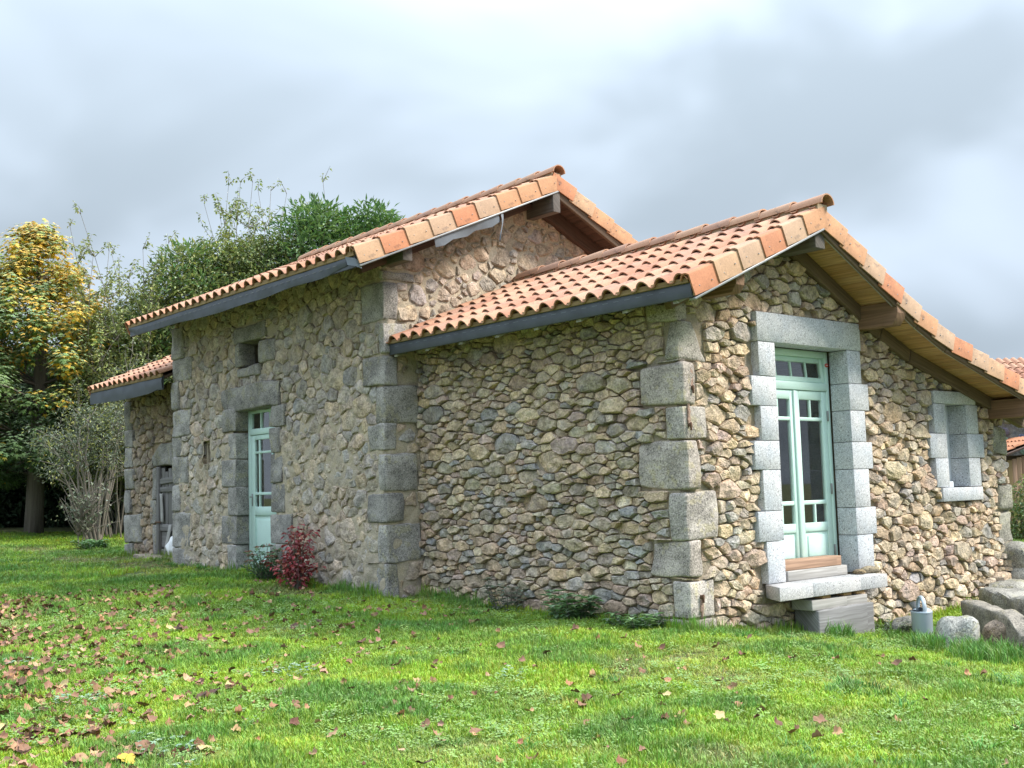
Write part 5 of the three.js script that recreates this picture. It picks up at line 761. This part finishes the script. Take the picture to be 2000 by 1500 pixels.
function scatter(name, label, category, geo, mat, list) {
  const im = new THREE.InstancedMesh(geo, mat, list.length), m = new THREE.Matrix4(), q = new THREE.Quaternion(), e = new THREE.Euler(), c = new THREE.Color();
  list.forEach((t, i) => { e.set(t.tx ?? 0, t.r, t.tz ?? 0); q.setFromEuler(e); m.compose(V(t.x, t.y, t.z), q, V(t.s, t.sy ?? t.s, t.s)); im.setMatrixAt(i, m); im.setColorAt(i, c.setRGB(...t.c)); });
  im.name = numbered(name); im.castShadow = im.receiveShadow = true; im.userData = { label, category, kind: 'stuff' }; scene.add(im); return im;
}
function lawnColor(x, z) {
  const n = fbm(x * 0.9, 1, z * 0.9, 3), m = fbm(x * 3.2, 5, z * 3.2, 2), w = worn(x, z); let c = [lerp(0.19, 0.32, smooth(-0.35, 0.4, n + m * 0.5)), lerp(0.32, 0.46, smooth(-0.35, 0.4, n + m * 0.5)), 0.02];
  const dk = smooth(0.08, 0.42, fbm(x * 1.7 + 9, 3, z * 1.7, 3)); c = [lerp(c[0], 0.085, dk * 0.7), lerp(c[1], 0.235, dk * 0.7), lerp(c[2], 0.03, dk)]; const s = w * rr(0.25, 1); return [lerp(c[0], 0.42, s * 0.75), lerp(c[1], 0.38, s * 0.75), lerp(c[2], 0.16, s * 0.75)].map((q) => q * rr(0.78, 1.16));
}
const tufts = [[], [], []];
for (const [r0, r1, n] of [[4.6, 8, 52000], [8, 12, 62000], [12, 17, 62000], [17, 31, 70000]]) for (let i = 0; i < n; i++) {
  const r = Math.sqrt(lerp(r0 * r0, r1 * r1, rnd())), a = rr(-0.56, 0.56), [x, z] = around(r, a); if (inHouseArea(x, z, 0.02)) continue; const w = worn(x, z); if (rnd() < w * 0.72) continue;
  const edge = inHouseArea(x, z, 0.16) && rnd() < 0.5 ? 2.2 : 1; const far = lerp(1, 1.75, smooth(8, 26, r)); const s = rr(0.75, 1.25) * far; tufts[i % 3].push({ x, z, y: gh(x, z) - 0.004, r: rr(0, 6.283), s, sy: s * edge * lerp(1, 0.6, w) / Math.sqrt(far) * lerp(0.75, 1.3, smooth(-0.3, 0.5, fbm(x * 1.7 + 9, 3, z * 1.7, 3))), tx: rr(-0.15, 0.15), tz: rr(-0.15, 0.15), c: lawnColor(x, z) });
}
tufts.forEach((l, i) => scatter('grass', ['short green lawn grass, first of three mixed kinds of blade', 'short green lawn grass, second of three mixed kinds of blade', 'short green lawn grass, third of three mixed kinds of blade'][i], 'grass', bladeTuft(15, [0.052, 0.062, 0.045][i], 0.05, 0.0055, 50 + i), grassMat, l));
// longer tufts at the foot of the walls and stones
{
  const l = []; const add = (x, z, n, R, s) => { for (let i = 0; i < n; i++) { const a = rr(0, 6.283), r = R * Math.sqrt(rnd()), X = x + Math.cos(a) * r, Z = z + Math.sin(a) * r; if (inHouseArea(X, Z, -0.02)) continue; const k = rr(0.7, 1.2); l.push({ x: X, z: Z, y: gh(X, Z) - 0.01, r: rr(0, 6.283), s: k, sy: k * s, tx: rr(-0.25, 0.25), tz: rr(-0.25, 0.25), c: [rr(0.07, 0.15), rr(0.19, 0.33), 0.03] }); } };
  add(1.85, 1.75, 130, 0.5, 1.5); add(1.55, 2.25, 120, 0.5, 1.5); add(2.3, 1.35, 40, 0.3, 1.2); add(1.72, 0.45, 26, 0.16, 1.5); add(2.5, 1.0, 24, 0.2, 1.0); add(0.2, 0.25, 60, 0.35, 0.8); add(1.1, 0.3, 50, 0.5, 0.7); add(-1.3, 2.6, 40, 0.25, 0.8); add(0.1, 3.0, 40, 0.25, 0.7); for (let i = 0; i < 26; i++) add(-0.12, -i * 0.165, 7, 0.14, rr(0.5, 1.0)); for (let i = 0; i < 34; i++) add(-0.66, -4.5 - i * 0.18, 5, 0.14, rr(0.4, 0.9));
  for (let i = 0; i < 70; i++) { const [x, z] = around(rr(5.5, 13), rr(-0.5, 0.5)); if (!inHouseArea(x, z, 0.3)) add(x, z, 8, 0.1, rr(0.5, 0.85)); }
  scatter('tall_grass', 'longer darker grass tufts round the stones and along the walls', 'grass', bladeTuft(13, 0.16, 0.045, 0.007, 77), grassMat, l);
}
// clover and small broad leaves in the lawn
{
  const L = new Leaves(); for (let k = 0; k < 3; k++) for (let j = 0; j < 3; j++) { const a = j * 2.094 + k, d = V(Math.cos(a), 0.15, Math.sin(a)).normalize(), o = V(k === 0 ? 0 : rr(-0.035, 0.035), 0.03 + 0.008 * k, k === 0 ? 0 : rr(-0.035, 0.035)); L.leaf(o, d, V(0, 1, 0), 0.018, 0.017, [1, 1, 1], 0.1); }
  const l = []; for (let i = 0; i < 11000; i++) { const [x, z] = around(Math.sqrt(lerp(24, 200, rnd())), rr(-0.55, 0.55)); if (inHouseArea(x, z, 0.1)) continue; if (fbm(x * 1.6 - 3, 8, z * 1.6, 3) < 0.12 + rr(-0.15, 0.1)) continue; l.push({ x, z, y: gh(x, z) + rr(-0.005, 0.012), r: rr(0, 6.283), s: rr(0.7, 1.4), tx: rr(-0.3, 0.3), tz: rr(-0.3, 0.3), c: vary([0.18, 0.31, 0.05], 0.25) }); }
  scatter('clover', 'pale green clover patches in the lawn', 'clover', L.geo(), grassMat, l);
}
// grey-green mallow rosettes
function rosette(label, x, z, R, n) { clump('mallow_weed', label, 'weed', [x, z], (L) => { for (let i = 0; i < n; i++) { const a = rr(0, 6.283), r = R * Math.sqrt(rnd()), d = V(Math.cos(a), rr(0.1, 0.5), Math.sin(a)).normalize(); L.lobed(V(Math.cos(a) * r, rr(0.04, 0.09), Math.sin(a) * r), d, V(rr(-0.2, 0.2), 1, rr(-0.2, 0.2)).normalize(), rr(0.025, 0.045), vary(pick([[0.17, 0.29, 0.16], [0.12, 0.23, 0.12], [0.25, 0.36, 0.22]]), 0.2)); } }); }
const ang = (px) => Math.atan((px - 1000) / 2195); const spot = (px, r) => around(r / 1, ang(px));
[[320, 6.9, 0.2, 60, 'largest grey-green mallow rosette, left foreground, beside the yellow leaf'], [270, 7.2, 0.06, 12, 'tiny mallow sprig just left of the largest rosette'], [155, 8.6, 0.16, 40, 'grey-green mallow patch near the left photo edge'], [560, 9.2, 0.22, 50, 'spread-out mallow patch in the middle of the lawn'], [355, 6.35, 0.08, 12, 'small mallow tuft at the bottom of the photo'], [30, 10.4, 0.22, 40, 'pale mallow patch among the brown leaves at the far left'], [990, 8.6, 0.14, 22, 'low mallow patch right of the lawn centre']].forEach(([px, r, R, n, l]) => rosette(l, ...spot(px, r), R, n));

// ---------------------------------------------------------------- fallen leaves
const leafGeos = [0, 1, 2, 3, 4, 5].map((k) => {
  const pos = [0, 0, 0], idx = [], uv = [0, 0], n = 18, curl = rr(0.25, 0.95), tw = rr(-0.6, 0.6); for (let ring = 0; ring < 2; ring++) for (let i = 0; i < n; i++) { const a = i / n * 6.283, lob = 0.68 + 0.32 * Math.abs(Math.cos(a * 2.5)) - 0.06 * (i % 2); const r = (ring ? 1 : 0.5) * (ring ? lob : 0.8), x = Math.cos(a) * r * 0.06, z = Math.sin(a) * r * 0.052; const y = curl * (9 * x * x + 4 * z * z * Math.sin(k)) + tw * x * z * 9 + 0.01 * noise3(x * 60 + k * 9, 1, z * 60) * (ring ? 1.4 : 0.7); pos.push(x, y, z); uv.push(x * 4, z * 4); }
  for (let i = 0; i < n; i++) { const a = 1 + i, b = 1 + (i + 1) % n; idx.push(0, b, a, a, b, b + n, a, b + n, a + n); } const g = fromTris(pos, idx); g.setAttribute('uv', new THREE.Float32BufferAttribute(uv, 2)); g.computeVertexNormals(); return g;
});
const leafKinds = [[0, 'medium brown curled leaf lying on the lawn'], [1, 'dark brown curled leaf lying on the lawn'], [2, 'tan dry leaf lying on the lawn'], [3, 'pale straw coloured leaf lying on the lawn'], [6, 'reddish brown dry leaf lying on the lawn'], [5, 'nearly black withered leaf lying on the lawn']];
const leafSpot = () => { for (; ;) { const u = Math.pow(rnd(), 1.8), px = lerp(-60, 2000, u), r = rr(5.9, 15.5), k = px < 420 ? 1 : px < 900 ? 0.5 : px < 1400 ? 0.2 : 0.1; if (r < 8 && rnd() > 0.75 && px < 900) continue; if (rnd() > k) continue; if (px > 1000 && r > 11) continue; const [x, z] = around(r, ang(px)); if (px < 500 && r > 8.5 && r < 12.5 ? fbm(x * 1.2, 4, z * 1.2, 2) < -0.25 : fbm(x * 1.2, 4, z * 1.2, 2) < -0.05 && rnd() < 0.6) continue; if (!inHouseArea(x, z, 0.5)) return [x, z]; } };
for (let i = 0; i < 297; i++) {
  const [x, z] = leafSpot(), [mi, label] = leafKinds[rnd() < 0.3 ? 0 : Math.floor(rnd() * 6)], s = rr(0.5, 0.98);
  const m = thingMesh('fallen_leaf', pick(leafGeos), M.dryLeaf[mi], label, 'leaf', [x, gh(x, z) + rr(0.045, 0.07), z], rr(0, 6.283), 'fallen leaves on the lawn'); m.scale.setScalar(s); m.rotateX(rr(-0.55, 0.55)); m.rotateZ(rr(-0.55, 0.55)); if (rnd() < 0.2) m.rotateX(Math.PI);
}
{ const [x, z] = spot(243, 6.55); const m = thingMesh('fallen_leaf', leafGeos[2], M.dryLeaf[4], 'bright yellow leaf beside the largest mallow rosette', 'leaf', [x, gh(x, z) + 0.05, z], 0.4, 'fallen leaves on the lawn'); m.rotateX(0.5); const [x2, z2] = spot(395, 6.75); const m2 = thingMesh('fallen_leaf', leafGeos[1], M.dryLeaf[3], 'two-part pale yellow leaf right of the largest mallow rosette', 'leaf', [x2, gh(x2, z2) + 0.045, z2], 1.4, 'fallen leaves on the lawn'); m2.scale.set(1.5, 1, 0.8); }
{ const l = []; for (let i = 0; i < 1700; i++) { const [x, z] = leafSpot(); const k = pick([[0.24, 0.12, 0.065], [0.15, 0.07, 0.04], [0.36, 0.22, 0.12], [0.3, 0.16, 0.1]]); l.push({ x, z, y: gh(x, z) + rr(0.03, 0.058), r: rr(0, 6.283), s: rr(0.3, 0.75), tx: rr(-0.7, 0.7), tz: rr(-0.7, 0.7), c: vary(k, 0.2) }); } scatter('leaf_litter', 'scraps of brown leaf litter among the grass', 'leaf litter', leafGeos[3], S([1, 1, 1], { roughness: 0.9, side: THREE.DoubleSide }), l); }

renderer.setSize(1024, 768);
renderer.render(scene, camera);
